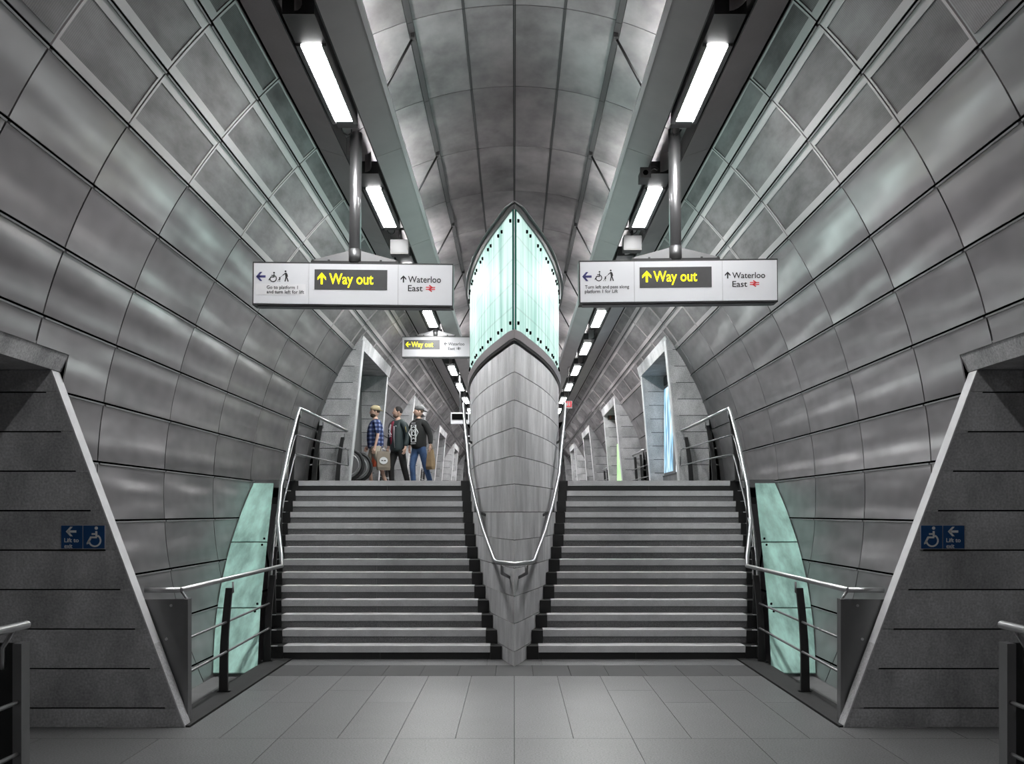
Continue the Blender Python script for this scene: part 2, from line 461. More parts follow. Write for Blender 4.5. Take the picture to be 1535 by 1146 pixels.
def hpt(u, off=0):
    """point of the hull plan at arc length u, pushed outward by off (right side)"""
    u = max(0, min(arc[-1]-1e-6, u))
    for i in range(len(arc)-1):
        if arc[i] <= u <= arc[i+1]:
            t = (u-arc[i])/(arc[i+1]-arc[i]); (a,p),(b,q) = HULL[i], HULL[i+1]
            y, x = a+(b-a)*t, p+(q-p)*t
            # smoothed normal
            def nrm(j):
                ja, jb = max(0, j-4), min(len(HULL)-1, j+5); dy = HULL[jb][0]-HULL[ja][0]; dx = HULL[jb][1]-HULL[ja][1]; l = math.hypot(dx,dy); return (dy/l, -dx/l)
            n0, n1 = nrm(i), nrm(i+1 if t > .5 else i-1); k = abs(t-.5)
            nx, ny = n0[0]*(1-k)+n1[0]*k, n0[1]*(1-k)+n1[1]*k
            X, Y = x + nx*off, y + ny*off
            if X < 0:     # keep the nose sharp and on the axis
                X = 0
            return (X, Y)
def hullband(mb, s, u0, u1, z0, z1, off, th, off_top=None, step=.14):
    """vertical band following the plan; closed block"""
    n = max(1, int(math.ceil((u1-u0)/step))); ot = off if off_top is None else off_top
    us = [u0 + (u1-u0)*i/n for i in range(n+1)]
    def P(u, o, z):
        x, y = hpt(u, o)
        if u <= 1e-6:                                    # mitre at the nose
            x = 0; y = HULL[0][0] - o/ math.sin(math.atan2(.045, .14))*.34 - max(0,o)*.6
        return (s*x, y, z)
    o_b = [P(u, off, z0) for u in us]; o_t = [P(u, ot, z1) for u in us]
    i_b = [(s*max(0, hpt(u, 0)[0]-th), hpt(u,0)[1]+ (th*1.5 if u < .3 else 0), z0) for u in us]
    i_t = [(p[0], p[1], z1) for p in i_b]
    N1 = n+1
    mb.quadstrip(o_b + o_t, [(i, i+1, N1+i+1, N1+i) for i in range(n)], True)
    mb.quadstrip(o_t + i_t, [(i, i+1, N1+i+1, N1+i) for i in range(n)])
    mb.quadstrip(o_b + i_b, [(i, i+1, N1+i+1, N1+i) for i in range(n)])
    for k in (0, n): mb.quadstrip([o_b[k], o_t[k], i_t[k], i_b[k]], [(0,1,2,3)])
    return mb
hull = thing('concrete_prow', 'tall boat-shaped concrete prow splitting the two stair flights', 'pillar', (0, 11.76, 0))
HO = (0, -11.76, 0)
def hpart(name, mb, m, par=hull, label=None):
    for i, p in enumerate(mb.v): mb.v[i] = (p[0], p[1]-11.76, p[2])
    return part(name, mb, m, par, label)
core = [(max(0, hw(y)-.035), y+.02) for y, _ in HULL[::4]] + [(0, HULL[-1][0])]
poly = [(x, y) for x, y in core] + [(-x, y) for x, y in core[::-1] if x > 0]
hpart('core', MB().prism_z(poly, 0, 3.70), M_dark)
zj = [0, .17, .49, .80, 1.12, 1.44, 1.76, 2.08, 2.40, 2.72, 3.036, 3.355, 3.68]
for k, (z0, z1) in enumerate(zip(zj[:-1], zj[1:])):
    for s in (-1, 1):
        cuts = [0, 1.15 if k % 2 else .62, 2.3 if k % 2 else 1.7, 3.5 if k % 2 else 2.9, 4.7, arc[-1]*.5+1]
        cuts = [0] + [c + random.uniform(-.12, .12) for c in cuts[1:]]
        for a, b in zip(cuts[:-1], cuts[1:]):
            hpart('concrete_block', hullband(MB(), s, a + (.003 if a else 0), b-.003, z0+.004, z1-.004, 0, .06), M_hull)
        hpart('concrete_block', hullband(MB(), s, cuts[-1], arc[-1], z0+.004, z1-.004, 0, .06), M_hull)
for s in (-1,1):
    hpart('shadow_gap', hullband(MB(), s, 0, arc[-1], 3.684, 3.715, -.012, .05), M_black)
    hpart('steel_rim', hullband(MB(), s, 0, arc[-1], 3.715, 3.83, .012, .05, off_top=.035), M_frame)
    hpart('steel_rim', hullband(MB(), s, 0, arc[-1], 3.722, 3.737, .022, .05), M_black)
# nose handrail
g = thing('prow_handrail', 'thin steel handrail wrapping round the nose of the concrete prow', 'handrail', (0, 11.5, 0))
def rl(mb): 
    for i, p in enumerate(mb.v): mb.v[i] = (p[0], p[1]-11.5, p[2])
    return mb
side = [(.06,11.52,1.184),(.20,11.86,1.184),(.228,11.95,1.20)]
pts = [(.37,12.55,1.52),(.482,13.17,1.84),(.60,13.9,2.26),(.672,14.7,2.72),(.742,15.4,3.13),(.79,16.1,3.44),(.80,16.5,3.50)]
full = side + pts
path = [(-x,y,z) for x,y,z in full[::-1]] + [(0,11.49,1.184)] + full
part('handrail', rl(MB().tube(path, .024, 10)), M_steel, g)
for s in (-1,1):
    for (x,y,z) in ((.14,11.80,1.15),(.50,13.28,1.87),(.735,15.1,2.93)):
        hx = hw(y+.08)
        part('bracket', rl(MB().tube([(s*x,y,z), (s*x,y+.01,z-.09), (s*(hx-.01),y+.16,z-.16)], .018, 6)), M_steeld, g)
# ------------------------------------------------------------------ lantern
lan = thing('glass_lantern', 'glowing green glass lantern standing on top of the concrete prow', 'lantern', (0, 11.76, 3.83))
def lp(mb):
    for i, p in enumerate(mb.v): mb.v[i] = (p[0], p[1]-11.76, p[2]-3.83)
    return mb
ZT = 5.205
u = .03; pan = []
while u < arc[-1] - .3:
    pan.append((u, min(u + .655, arc[-1]))); u += .668
fix = MB().tube([(0,-.012,0),(0,.012,0)], .021, 10).mesh('fixing', M_dark)
for s in (-1, 1):
    for a, b in pan:
        o = part('glass_pane', lp(hullband(MB(), s, a, b, 3.835, ZT, 0, .012, step=.11)), M_glass, lan)
        for (uu, z) in ((a+.09, 3.93), (b-.09, 3.93), (a+.09, ZT-.10), (b-.09, ZT-.10)):
            x, y = hpt(uu, .008); x2, y2 = hpt(uu+.02, .008)
            q = link('fixing', fix, o, (s*x, y-11.76, z-3.83)); q.rotation_euler.z = math.atan2(s*(x2-x), -(y2-y)) + math.pi/2*1.0
            q.rotation_euler.z = -s*math.atan2(y2-y, x2-x) if s > 0 else math.atan2(y2-y, x2-x)
part('glass_edge', lp(MB().box(-.024, .024, 11.765, 11.80, 3.83, ZT)), M_nosegl, lan, 'dark green glass edge at the nose')
part('edge_strip', lp(MB().box(-.005, .005, 11.755, 11.768, 3.83, ZT)), M_trim, lan)
corep = [(max(0,hw(y)-.03), y+.04) for y, _ in HULL[::4]] + [(0, HULL[-1][0])]
part('inner_core', lp(MB().prism_z([(x, y) for x, y in corep] + [(-x, y) for x, y in corep[::-1] if x > 0], 3.84, ZT-.01)), M_nosegl, lan)
for s in (-1, 1):
    part('canopy_edge', lp(hullband(MB(), s, 0, arc[-1], ZT, ZT+.06, .02, .2, off_top=.05)), M_post, lan)
    part('canopy_cap', lp(hullband(MB(), s, 0, arc[-1], ZT+.05, ZT+.065, .07, .6)), M_post, lan)

# ------------------------------------------------------------------ stairs
r_, t_ = .16, .265; D0 = 12.35
inn = [.29,.35,.41,.467,.52,.565,.612,.65,.69,.715,.74,.765,.79,.818]
out = [2.76,2.83,2.90,2.96,3.02,3.07,3.12,3.16,3.20,3.227,3.25,3.27,3.285,3.296]
def staircase(s):
    st = thing('staircase', 'broad grey stone flight on the %s of the concrete prow' % SIDE[s], 'staircase', (0, D0, 0))
    def sp(n, mb, m, label=None):
        for i, p in enumerate(mb.v): mb.v[i] = (p[0], p[1]-D0, p[2])
        return part(n, mb, m, st, label)
    for k in range(14):
        y = D0 + t_*k; z = r_*(k+1); a, b = inn[k], out[k]
        dep = t_ + .03 if k < 13 else .36
        mid = a + (b-a)*(.50 + .03*((k*7) % 3 - 1)*(1))
        if s < 0: mid = a + (b-a)*(.49 - .01*(k-7)*.6)
        sp('tread', MB().box(s*a, s*b, y, y+dep, z-.078, z), M_nose)
        rm = M_black if k in (0, 13) else M_riser
        for p, q in ((a, mid-.0015), (mid+.0015, b)):
            sp('riser', MB().box(s*p, s*q, y+.012, y+.12, z-r_, z-.080), rm)
        # black kerb blocks at both ends
        hx = hw(y+.0)+.005
        sp('kerb_block', MB().box(s*(max(.0, hx)), s*(a-.002), y-.010, y+t_+.03, z-r_, z-.003), M_black)
        sp('kerb_block', MB().box(s*(b+.002), s*(b+.135), y-.010, y+t_+.03, z-r_, z-.003), M_black)
        sp('kerb_lip', MB().box(s*(b+.07), s*(b+.15), y-.014, y+.008, z-.006, z+.004), M_nose)
    # stepped body below
    prof = [(D0+.13, -.02)]
    for k in range(14): prof += [(D0+.13+t_*k, r_*(k+1)-.085), (D0+.13+t_*(k+1), r_*(k+1)-.085)]
    prof += [(D0+.13+t_*14, -.02)]
    sp('stair_body', MB().prism_x(prof, s*.45, s*2.85), M_dark)
    # sloping stringer plate outside the kerb
    mb = MB()
    for k in range(13):
        y0, y1 = D0 + t_*k, D0 + t_*(k+1); x0, x1 = out[k]+.15, out[k+1]+.15
        zz = lambda y: (y-D0)*r_/t_ + .17
        p = [(s*x0,y0,zz(y0)-.5),(s*(x0+.03),y0,zz(y0)-.5),(s*(x0+.03),y0,zz(y0)),(s*x0,y0,zz(y0)),
             (s*x1,y1,zz(y1)-.5),(s*(x1+.03),y1,zz(y1)-.5),(s*(x1+.03),y1,zz(y1)),(s*x1,y1,zz(y1))]
        mb.quadstrip(p, [(0,1,5,4),(1,2,6,5),(2,3,7,6),(3,0,4,7)] + ([(0,3,2,1)] if k == 0 else []) + ([(4,5,6,7)] if k == 12 else []))
    sp('stringer', mb, M_post)
    return st
for s in (-1, 1): staircase(s)

# sloping glass beside the stairs
def glass_slope(s):
    g = thing('glass_slope', 'frosted pale green glass slope between the %s stair flight and the curved wall' % SIDE[s], 'glass panel', (0, 11.65, 0))
    st = [(11.65, -.06, 2.90), (12.62, .59, 3.10), (13.80, 1.36, 3.30), (15.12, 2.19, 3.52)]
    for k, ((y0,z0,x0),(y1,z1,x1)) in enumerate(zip(st[:-1], st[1:])):
        n = 4; top = []; 
        mb = MB(); L = []
        for i in range(n+1):
            t = (i/n); t = .010 + .980*t
            y = y0+(y1-y0)*t; z = z0+(z1-z0)*t; x = x0+(x1-x0)*t
            xo = math.sqrt(WR*WR-(z-WCZ)**2) - WCX - .01
            L.append((x,xo,y,z))
        pt = [(s*a, y-11.65, z) for a,b,y,z in L] + [(s*b, y-11.65, z) for a,b,y,z in L]
        pb = [(p[0], p[1]+.008, p[2]-.012) for p in pt]
        m = n+1
        mb.quadstrip(pt, [(i,i+1,m+i+1,m+i) for i in range(n)]); mb.quadstrip(pb, [(i,i+1,m+i+1,m+i) for i in range(n)])
        q = [pt[0], pt[m], pb[m], pb[0]]; mb.quadstrip(q, [(0,1,2,3)]); mb.quadstrip([pt[n], pt[m+n], pb[m+n], pb[n]], [(0,1,2,3)])
        o = part('glass_pane', mb, M_slope, g)
        fx = []
        if k < 2: fx.append((y1-.06, z1-.04, x1+.05))
        if k > 0: fx.append((y0+.06, z0+.04, x0+.05))
        for (y,z,x) in fx: part('fixing', MB().tube([(s*x, y-11.65-.012, z-.0+.012+.0), (s*x, y-11.65+.002, z-.01)], .014, 8), M_dark, o)
for s in (-1, 1): glass_slope(s)
# ledges where the upper floor begins beside the stairs
for s in (-1, 1):
    struct('trim_%d' % (5 if s < 0 else 6), MB().box(s*3.44, s*3.95, 15.14, 16.3, UP-.12, UP-.005), M_gut)

# ------------------------------------------------------------------ concrete piers of the cross passages
def pier(s, y, th, foot, head, z0, z1, xo, zj, label, edge=.055, lastfull=None, nm='concrete_pier', group=None):
    g = thing(nm, label, 'pier', (s*foot, y, z0), group)
    def pp(n, mb, m, lb=None):
        mb.v = [(p[0]-s*foot, p[1]-y, p[2]-z0) for p in mb.v]; return part(n, mb, m, g, lb)
    X = lambda z: foot + (head-foot)*(z-z0)/(z1-z0)
    zz = [z0] + [z for z in zj if z0+.05 < z < z1-.05] + [z1]
    for a, b in zip(zz[:-1], zz[1:]):
        a2, b2 = a + (.006 if a > z0 else 0), b - (.006 if b < z1 else 0)
        pp('concrete_course', MB().prism_y([(s*(X(a2)+edge), a2), (s*(X(b2)+edge), b2), (s*xo, b2), (s*xo, a2)], y, y+th), M_conc)
    pp('groove_backing', MB().prism_y([(s*(X(z0)+edge+.10), z0), (s*(X(z1)+edge+.10), z1), (s*xo, z1), (s*xo, z0)], y+.02, y+th-.02), M_dark)
    pp('joint_end', MB().prism_y([(s*(X(z0)+edge-.01), z0+.01), (s*(X(z1)+edge-.01), z1-.01), (s*(X(z1)+edge+.10), z1-.01), (s*(X(z0)+edge+.10), z0+.01)], y+.004, y+th-.01), M_conc)
    pp('edge_strip', MB().prism_y([(s*X(z0), z0), (s*X(z1), z1), (s*(X(z1)+edge), z1), (s*(X(z0)+edge), z0)], y-.002, y+th), M_edge, 'pale leaning edge')
    return g
zj0 = [.156 + .323*k for k in range(9)]
for s in (-1, 1):
    pier(s, 8.45, .15, 2.69, 3.78, 0, 2.92, 6.9, zj0, 'big raked concrete pier in the %s foreground carrying a blue lift sign' % SIDE[s], edge=.012)
    # lintel over the opening
    g = thing('concrete_lintel', 'pale concrete lintel over the %s foreground opening, beside the picture edge' % SIDE[s], 'lintel', (s*3.78, 4.35, 2.92))
    mb = MB().prism_y([(s*3.775, 2.925), (s*3.70, 3.085), (s*4.0, 3.2), (s*6.9, 3.2), (s*6.9, 2.925)], 3.2, 8.612)
    mb.v = [(p[0]-s*3.78, p[1]-4.35, p[2]-2.92) for p in mb.v]
    part('beam', mb, M_conc, g)
struct('wall_passage_left', MB().box(-7.1, -6.9, -6, 12.6, -.3, 3.4), M_conc)
struct('wall_passage_right', MB().box(6.9, 7.1, -6, 12.6, -.3, 3.4), M_conc)
for s in (-1,1): struct('wall_near_' + SIDE[s], MB().prism_y([(s*3.3, -.2), (s*3.85, 2), (s*3.77, 2.92), (s*6.9, 2.92), (s*6.9, -.2)], 4.1, 4.35), M_conc)
zj1 = [2.635 + .304*k for k in range(9)]
ordn = ['nearest', 'second', 'third', 'fourth', 'fifth']
for s in (-1, 1):
    for i, (a, b, _) in enumerate(PORT[1:]):
        pier(s, a, .22, 3.06, 2.79, UP, 4.94, 4.3, zj1, 'tapered concrete pier at the near side of the %s upper %s opening' % (ordn[i], SIDE[s]), edge=.016, nm='concrete_pier')
        pier(s, b, .2, 3.07, 2.853, UP, 4.81, 4.3 if i else 4.0, zj1, 'square-topped concrete pier at the far side of the %s upper %s opening' % (ordn[i], SIDE[s]), edge=.014, nm='concrete_pier')
        g = thing('concrete_lintel', 'concrete lintel over the %s passage opening off the upper %s wall' % (ordn[i], SIDE[s]), 'lintel', (s*2.84, a, 4.81))
        mb = MB().prism_y([(s*2.845, 4.815), (s*2.79, 5.03), (s*3.1, 5.10), (s*6.5, 5.10), (s*6.5, 4.815)], a+.02, b+.3)
        mb.v = [(p[0]-s*2.84, p[1]-a, p[2]-4.81) for p in mb.v]
        part('beam', mb, M_conc, g)
    struct('wall_upper_passage_' + SIDE[s], MB().box(s*6.4, s*6.6, 16.2, 68, UP, 5.3), M_trough)
    mb = MB()
    for i, (a, b, _) in enumerate(PORT[1:]):
        mb.box(s*4.0, s*6.5, b+.0, b+.2, UP, 5); mb.box(s*3.6, s*6.5, a, a+.2, UP, 5)
    struct('wall_cross_' + SIDE[s], mb, M_conc)

# ------------------------------------------------------------------ lighting troughs
def trough(s):
    g = thing('lighting_trough', 'long sheet metal lighting trough hung under the %s side of the vault' % SIDE[s], 'lighting trough', (s*1.67, 8, 5.63))
    def tp(n, mb, m, lb=None):
        mb.v = [(p[0]-s*1.67, p[1]-8, p[2]-5.63) for p in mb.v]; return part(n, mb, m, g, lb)
    ys = [11.28 + 3.77*k for k in range(-4, 15)]
    for a, b in zip(ys[:-1], ys[1:]):
        for (x0, z0, x1, z1) in ((1.225,5.735,1.511,5.634), (1.835,5.634,2.15,5.735)):
            if a > 45: continue
            tp('trough_panel', MB().prism_y([(s*x0,z0),(s*x1,z1),(s*x1,z1+.018),(s*x0,z0+.018)], a+.006, b-.006), M_trough)
        for x in (1.511, 1.835):
            tp('recess_side', MB().box(s*(x-.006), s*(x+.006), a+.006, b-.006, 5.634, 5.86), M_house)
    for a, b in zip(ys[:-1], ys[1:]): 
        if a < 45: tp('edge_trim', MB().prism_y([(s*1.192,5.758),(s*1.225,5.728),(s*1.225,5.76),(s*1.195,5.79)], a+.002, b-.002), M_trim, 'bright inner edge trim')
    tp('cover_panel', MB().prism_y([(s*2.0,5.86),(s*2.2,5.8),(s*2.2,5.87),(s*2.0,5.93)], ys[0], ys[-1]), M_house)
    for k, y in enumerate([9.73 + 3.19*k for k in range(-1, 9)]):
        x, z = ceilpt(R_(17.25), CR-.03)
        tp('strut', MB().tube([(s*x, y, z), (s*1.203, y, 5.765)], .013, 6), M_post)
        tp('strut_bracket', MB().box(s*(x-.02), s*(x+.02), y-.07, y+.02, z-.03, z+.02), M_post)
    for k in range(0, 12):
        y = 9.2 + 3.77*k
        tp('uplight', MB().tube([(s*1.37, y-1.2, 5.80), (s*1.37, y+1.2, 5.80)], .016, 6), M_up)
    return g
for s in (-1, 1): trough(s)
def luminaire():
    g = thing('ceiling_light', '', 'ceiling light', (0,0,0))
    part('housing', MB().box(-.125,.125,-.04,1.67,.035,.13), M_house, g)
    for x in (-.105, .105): part('side_rail', MB().box(x-.02,x+.02,-.04,1.67,.0,.036), M_steeld, g)
    part('end_box', MB().box(-.125,.125,-.55,-.045,.02,.16), M_house, g)
    part('end_box', MB().box(-.10,.10,1.675,1.85,.03,.13), M_post, g)
    part('diffuser', MB().box(-.079,.079,0,1.62,.008,.03), M_diff, g)
    fin = [(.10*math.cos(t)-.02, -.85+.25*math.sin(t)) for t in [i*math.pi/10 for i in range(6)]]
    mb = MB(); n = len(fin)
    mb.quadstrip([(x,y,.02) for x,y in fin] + [(x,y,.22) for x,y in fin], [(i,i+1,n+i+1,n+i) for i in range(n-1)], True)
    part('fin', mb, M_frame, g)
    part('cable', MB().tube([(-.03+.05*math.cos(t), 1.95+.09*math.sin(t), .05-.02*math.sin(t)) for t in [i*math.pi/5 for i in range(9)]], .008, 5), M_post, g)
    return g
proto = luminaire(); first = True
ORD = ['first','second','third','fourth','fifth','sixth','seventh','eighth','ninth','tenth','eleventh','twelfth','last']
for s in (-1, 1):
    for i in list(range(13)) + [-1]:
        o = proto if first else copy_tree(proto); first = False
        o.location = (s*1.673, 8.55 + 3.77*i, 5.595)
        if i >= 0: o['label'] = '%s glowing strip light from the top of the picture in the %s trough' % (ORD[i], SIDE[s])
        else: o['label'] = 'strip light in the %s trough %s' % (SIDE[s], ('just above the top picture edge', 'over the camera')[-i-1])
        o['group'] = 'strip lights in the %s trough' % SIDE[s]
        if i < 0:      # unseen near lamp, dimmed to set the foreground brightness
            for ch in o.children:
                if ch.name.startswith('diffuser'): ch.data = ch.data.copy(); ch.data.materials[0] = M_diff2

# ------------------------------------------------------------------ lettering
def text_mb(body, x0, x1, zb, zc, y, bold=0., th=.0025):
    cu = bpy.data.curves.new('t', 'FONT'); cu.body = body; cu.size = 1; cu.offset = bold; cu.resolution_u = 3
    ob = bpy.data.objects.new('t', cu); C.objects.link(ob)
    dg = bpy.context.evaluated_depsgraph_get(); me = bpy.data.meshes.new_from_object(ob.evaluated_get(dg))
    mb = MB(); vs = [tuple(v.co) for v in me.vertices]
    X0 = min(v[0] for v in vs); X1 = max(v[0] for v in vs)
    cap = .70
    k = (x1-x0)/(X1-X0); kz = (zc-zb)/cap
    n = len(vs)
    fr = [(x0+(v[0]-X0)*k, y-th, zb+v[1]*kz) for v in vs]
    mb.quadstrip(fr + [(p[0], y, p[2]) for p in fr], [list(p.vertices) for p in me.polygons])
    cnt = {}
    for p in me.polygons:
        vv = list(p.vertices)
        for a, b in zip(vv, vv[1:]+vv[:1]): cnt.setdefault((min(a,b),max(a,b)), []).append((a,b))
    for e, l in cnt.items():
        if len(l) == 1: a, b = l[0]; mb.f.append([b, a, a+n, b+n]); mb.sm.append(False)
    bpy.data.objects.remove(ob); bpy.data.curves.remove(cu); bpy.data.meshes.remove(me)
    return mb
def poly_mb(polys, y, th=.0025):
    mb = MB()
    for p in polys: mb.prism_y(p, y-th, y)
    return mb
def arrow(cx, cz, w, h, d):
    """arrow polys, d: 'u' or 'l', w/h full size"""
    t = .24
    # left arrow in unit box
    P = [[(0,.5),(.42,1),(.66,1),(.27,.5)],[(0,.5),(.27,.5),(.66,0),(.42,0)],[(.18,.5+t/2),(1,.5+t/2),(1,.5-t/2),(.18,.5-t/2)]]
    if d == 'u': P = [[(b, 1-a) for a, b in p] for p in P]
    return [[(cx+(a-.5)*w, cz+(b-.5)*h) for a, b in p] for p in P]
def disc(cx, cz, r, n=14): return [(cx+r*math.cos(2*math.pi*i/n), cz+r*math.sin(2*math.pi*i/n)) for i in range(n)]
def seg(a, b, w):
    dx, dz = b[0]-a[0], b[1]-a[1]; l = math.hypot(dx,dz) or 1; nx, nz = -dz/l*w/2, dx/l*w/2
    return [(a[0]+nx,a[1]+nz),(b[0]+nx,b[1]+nz),(b[0]-nx,b[1]-nz),(a[0]-nx,a[1]-nz)]
def wheelchair(x, z, w, h):
    """box from (x,z) lower left; faces left"""
    U = lambda a, b: (x+a*w, z+b*h); t = w*.115; P = [disc(*U(.66,.90), w*.115)]
    P += [seg(U(.66,.76), U(.67,.46), t*1.2), seg(U(.67,.62), U(.34,.62), t), seg(U(.70,.46), U(.28,.46), t*1.1), seg(U(.30,.48), U(.06,.17), t*1.2), seg(U(.06,.17), U(-.0,.17), t)]
    c = U(.56,.31); ro = w*.40
    pr = None
    for i in range(13):
        a = R_(60 - i*20); q = (c[0]+ro*math.cos(a), c[1]+ro*math.sin(a))
        if pr: P.append(seg(pr, q, t))
        pr = q
    return P
def dogwalker(x, z, w, h):
    U = lambda a, b: (x+a*w, z+b*h); t = w*.10
    P = [disc(*U(.72,.93), w*.085), seg(U(.74,.80), U(.80,.42), t*1.7), seg(U(.78,.44), U(.68,.0), t), seg(U(.82,.44), U(.97,.0), t), seg(U(.72,.76), U(.48,.58), t*.8), seg(U(.84,.74), U(.92,.45), t*.7),
         seg(U(.50,.58), U(.22,.36), t*.35), disc(*U(.20,.34), w*.07), seg(U(.20,.34), U(.22,.18), t), seg(U(.22,.2), U(.08,.16), t), seg(U(.0,.04), U(.07,.04), t*.6), seg(U(.16,.04), U(.24,.04), t*.6)]
    return P
def railsym(x0, x1, z0, z1):
    U = lambda a, b: (x0+a*(x1-x0), z0+b*(z1-z0)); t = (z1-z0)*.14
    return [seg(U(0,.66), U(1,.66), t), seg(U(0,.34), U(1,.34), t), seg(U(.35,1), U(.68,.66), t*1.3), seg(U(.65,.0), U(.32,.34), t*1.3), seg(U(.32,.34), U(.68,.66), t*1.5)]
def hanging_sign(name, label, D, px, top, bot, pole_px, cols, items, roll=0, white=None, th=.19, ztop=5.70, poler=.062, half=None):
    """px: (left,right) edges of the face, all in photo pixels turned into metres at distance D"""
    k = D/FPX
    X = lambda x: (x-771)*k; Z = lambda y: EYE + (768-y)*k
    ox, oz = X((px[0]+px[1])/2), Z((top+bot)/2)
    g = thing(name, label, 'sign', (ox, D, oz)); g.rotation_euler = (0, R_(roll), 0)
    x = lambda v: X(v)-ox; z = lambda v: Z(v)-oz
    a, b, t, bo = x(px[0]), x(px[1]), z(top), z(bot)
    part('casing', MB().box(a-.008, b+.008, .006, th, bo-.012, t+.012), M_case, g, 'dark metal casing')
    part('bottom_cover', MB().box(a+.03, b-.02, .03, th-.03, bo-.022, bo-.012), M_steeld, g)
    ed = [px[0]] + cols + [px[1]]; faces = []
    for i, (p, q) in enumerate(zip(ed[:-1], ed[1:])):
        faces.append(part('face_panel', MB().box(x(p)+.0015+(0 if i else .004), x(q)-.0015, 0, .01, bo+.004, t-.004), white or M_white, g))
    for fi, nm, mbf, m in items: 
        part(nm, mbf(x, z), m, faces[fi])
    pxm = x(pole_px); pr = poler; hz = ztop - oz
    part('pole', MB().tube([(pxm, .09, t+.05), (pxm, .09, hz)], pr, 20), M_steel, g)
    part('pole_collar', MB().tube([(pxm, .09, t+.03), (pxm, .09, t+.17)], pr*1.05, 20), M_steeld, g)
    hwid = half or .45
    part('bracket', MB().prism_y([(pxm-hwid, t+.03), (pxm-hwid, t+.055), (pxm-.06, t+.155), (pxm+.06, t+.155), (pxm+hwid, t+.055), (pxm+hwid, t+.03)], .085, .10), M_steeld, g)
    part('bracket_bar', MB().box(pxm-hwid, pxm+hwid, .05, .13, t+.022, t+.04), M_post, g)
    for dx in (-.97, -.6, .6, .97): part('bolt', MB().tube([(pxm+dx*hwid, .09, t+.002), (pxm+dx*hwid, .09, t+.06)], .014, 6), M_post, g)
    return g
F = 0.0
T = lambda s, x0, x1, zb, zc, bold=0., y=-.0005: (lambda x, z: text_mb(s, x(x0), x(x1), z(zb), z(zc), y, bold))
A = lambda x0, x1, y0, y1, d, y=-.0005: (lambda x, z: poly_mb(arrow(x((x0+x1)/2), z((y0+y1)/2), x(x1)-x(x0), z(y0)-z(y1), d), y))
BX = lambda x0, x1, y0, y1, y=0: (lambda x, z: MB().box(x(x0), x(x1), y-.004, y, z(y1), z(y0)))
Wc = lambda x0, x1, y0, y1: (lambda x, z: poly_mb(wheelchair(x(x0), z(y1), x(x1)-x(x0), z(y0)-z(y1)), -.0005))
Dg = lambda x0, x1, y0, y1: (lambda x, z: poly_mb(dogwalker(x(x0), z(y1), x(x1)-x(x0), z(y0)-z(y1)), -.0005))
Rs = lambda x0, x1, y0, y1: (lambda x, z: poly_mb(railsym(x(x0), x(x1), z(y1), z(y0)), -.0005))
s1 = hanging_sign('hanging_sign', 'large white Way out sign on a steel pole, left, reading Go to platform 1', 10.66, (379.5, 678), 395.6, 457, 529.5, [462.8, 596.7], [
    (1, 'sign_insert', BX(471.4, 580.5, 404.7, 434.8), M_blackface), (1, 'arrow', A(476, 488.8, 409.4, 427, 'u', -.0045), M_yellow),
    (1, 'lettering', T('Way out', 493.5, 559.6, 426.3, 410.4, .015, -.0045), M_yellow),
    (0, 'arrow', A(383.8, 398, 409.3, 423, 'l'), M_navy), (0, 'pictogram', Wc(402.7, 414.8, 409, 423.5), M_ink), (0, 'pictogram', Dg(416, 432.5, 407, 423.5), M_ink),
    (0, 'patch', BX(383.2, 458.5, 427, 443.8, .0015), M_patch), (0, 'lettering', T('Go to platform 1', 400, 446.6, 434.6, 429.6, .008, -.003), M_ink),
    (0, 'lettering', T('and turn left for lift', 400, 456, 441.4, 436.4, .008, -.003), M_ink),
    (2, 'arrow', A(600.5, 609, 412.3, 423, 'u'), M_ink), (2, 'lettering', T('Waterloo', 611.6, 661, 422.8, 413.2, .008), M_ink),
    (2, 'lettering', T('East', 611.6, 633.7, 435.8, 426.6, .008), M_ink), (2, 'rail_symbol', Rs(638.4, 652.4, 426.6, 436.2), M_red)], roll=.62)
s2 = hanging_sign('hanging_sign', 'large white Way out sign on a steel pole, right, reading Turn left and pass along', 10.56, (869, 1165), 391, 452.3, 1015, [950.9, 1083], [
    (1, 'sign_insert', BX(958.9, 1066.8, 400.5, 431.2), M_blackface), (1, 'arrow', A(962.7, 976.3, 405.8, 423, 'u', -.0045), M_yellow),
    (1, 'lettering', T('Way out', 979.3, 1045, 422, 406.4, .015, -.0045), M_yellow),
    (0, 'arrow', A(872.7, 886.9, 408.7-2, 422.2-2, 'l'), M_navy), (0, 'pictogram', Wc(891.5, 902.6, 405, 420.4), M_ink), (0, 'pictogram', Dg(904.4, 920, 403.5, 420.4), M_ink),
    (0, 'lettering', T('Turn left and pass along', 876.8, 943, 431.4, 426.6, .008), M_ink), (0, 'lettering', T('platform 1 for Lift', 876.5, 926, 438.2, 433.2, .008), M_ink),
    (2, 'arrow', A(1086.6, 1095, 408.2, 418.6, 'u'), M_ink), (2, 'lettering', T('Waterloo', 1097.7, 1147, 418.3, 409.4, .008), M_ink),
    (2, 'lettering', T('East', 1097.7, 1120, 431.2, 422.4, .008), M_ink), (2, 'rail_symbol', Rs(1124, 1138, 422, 431), M_red)], roll=-.62)
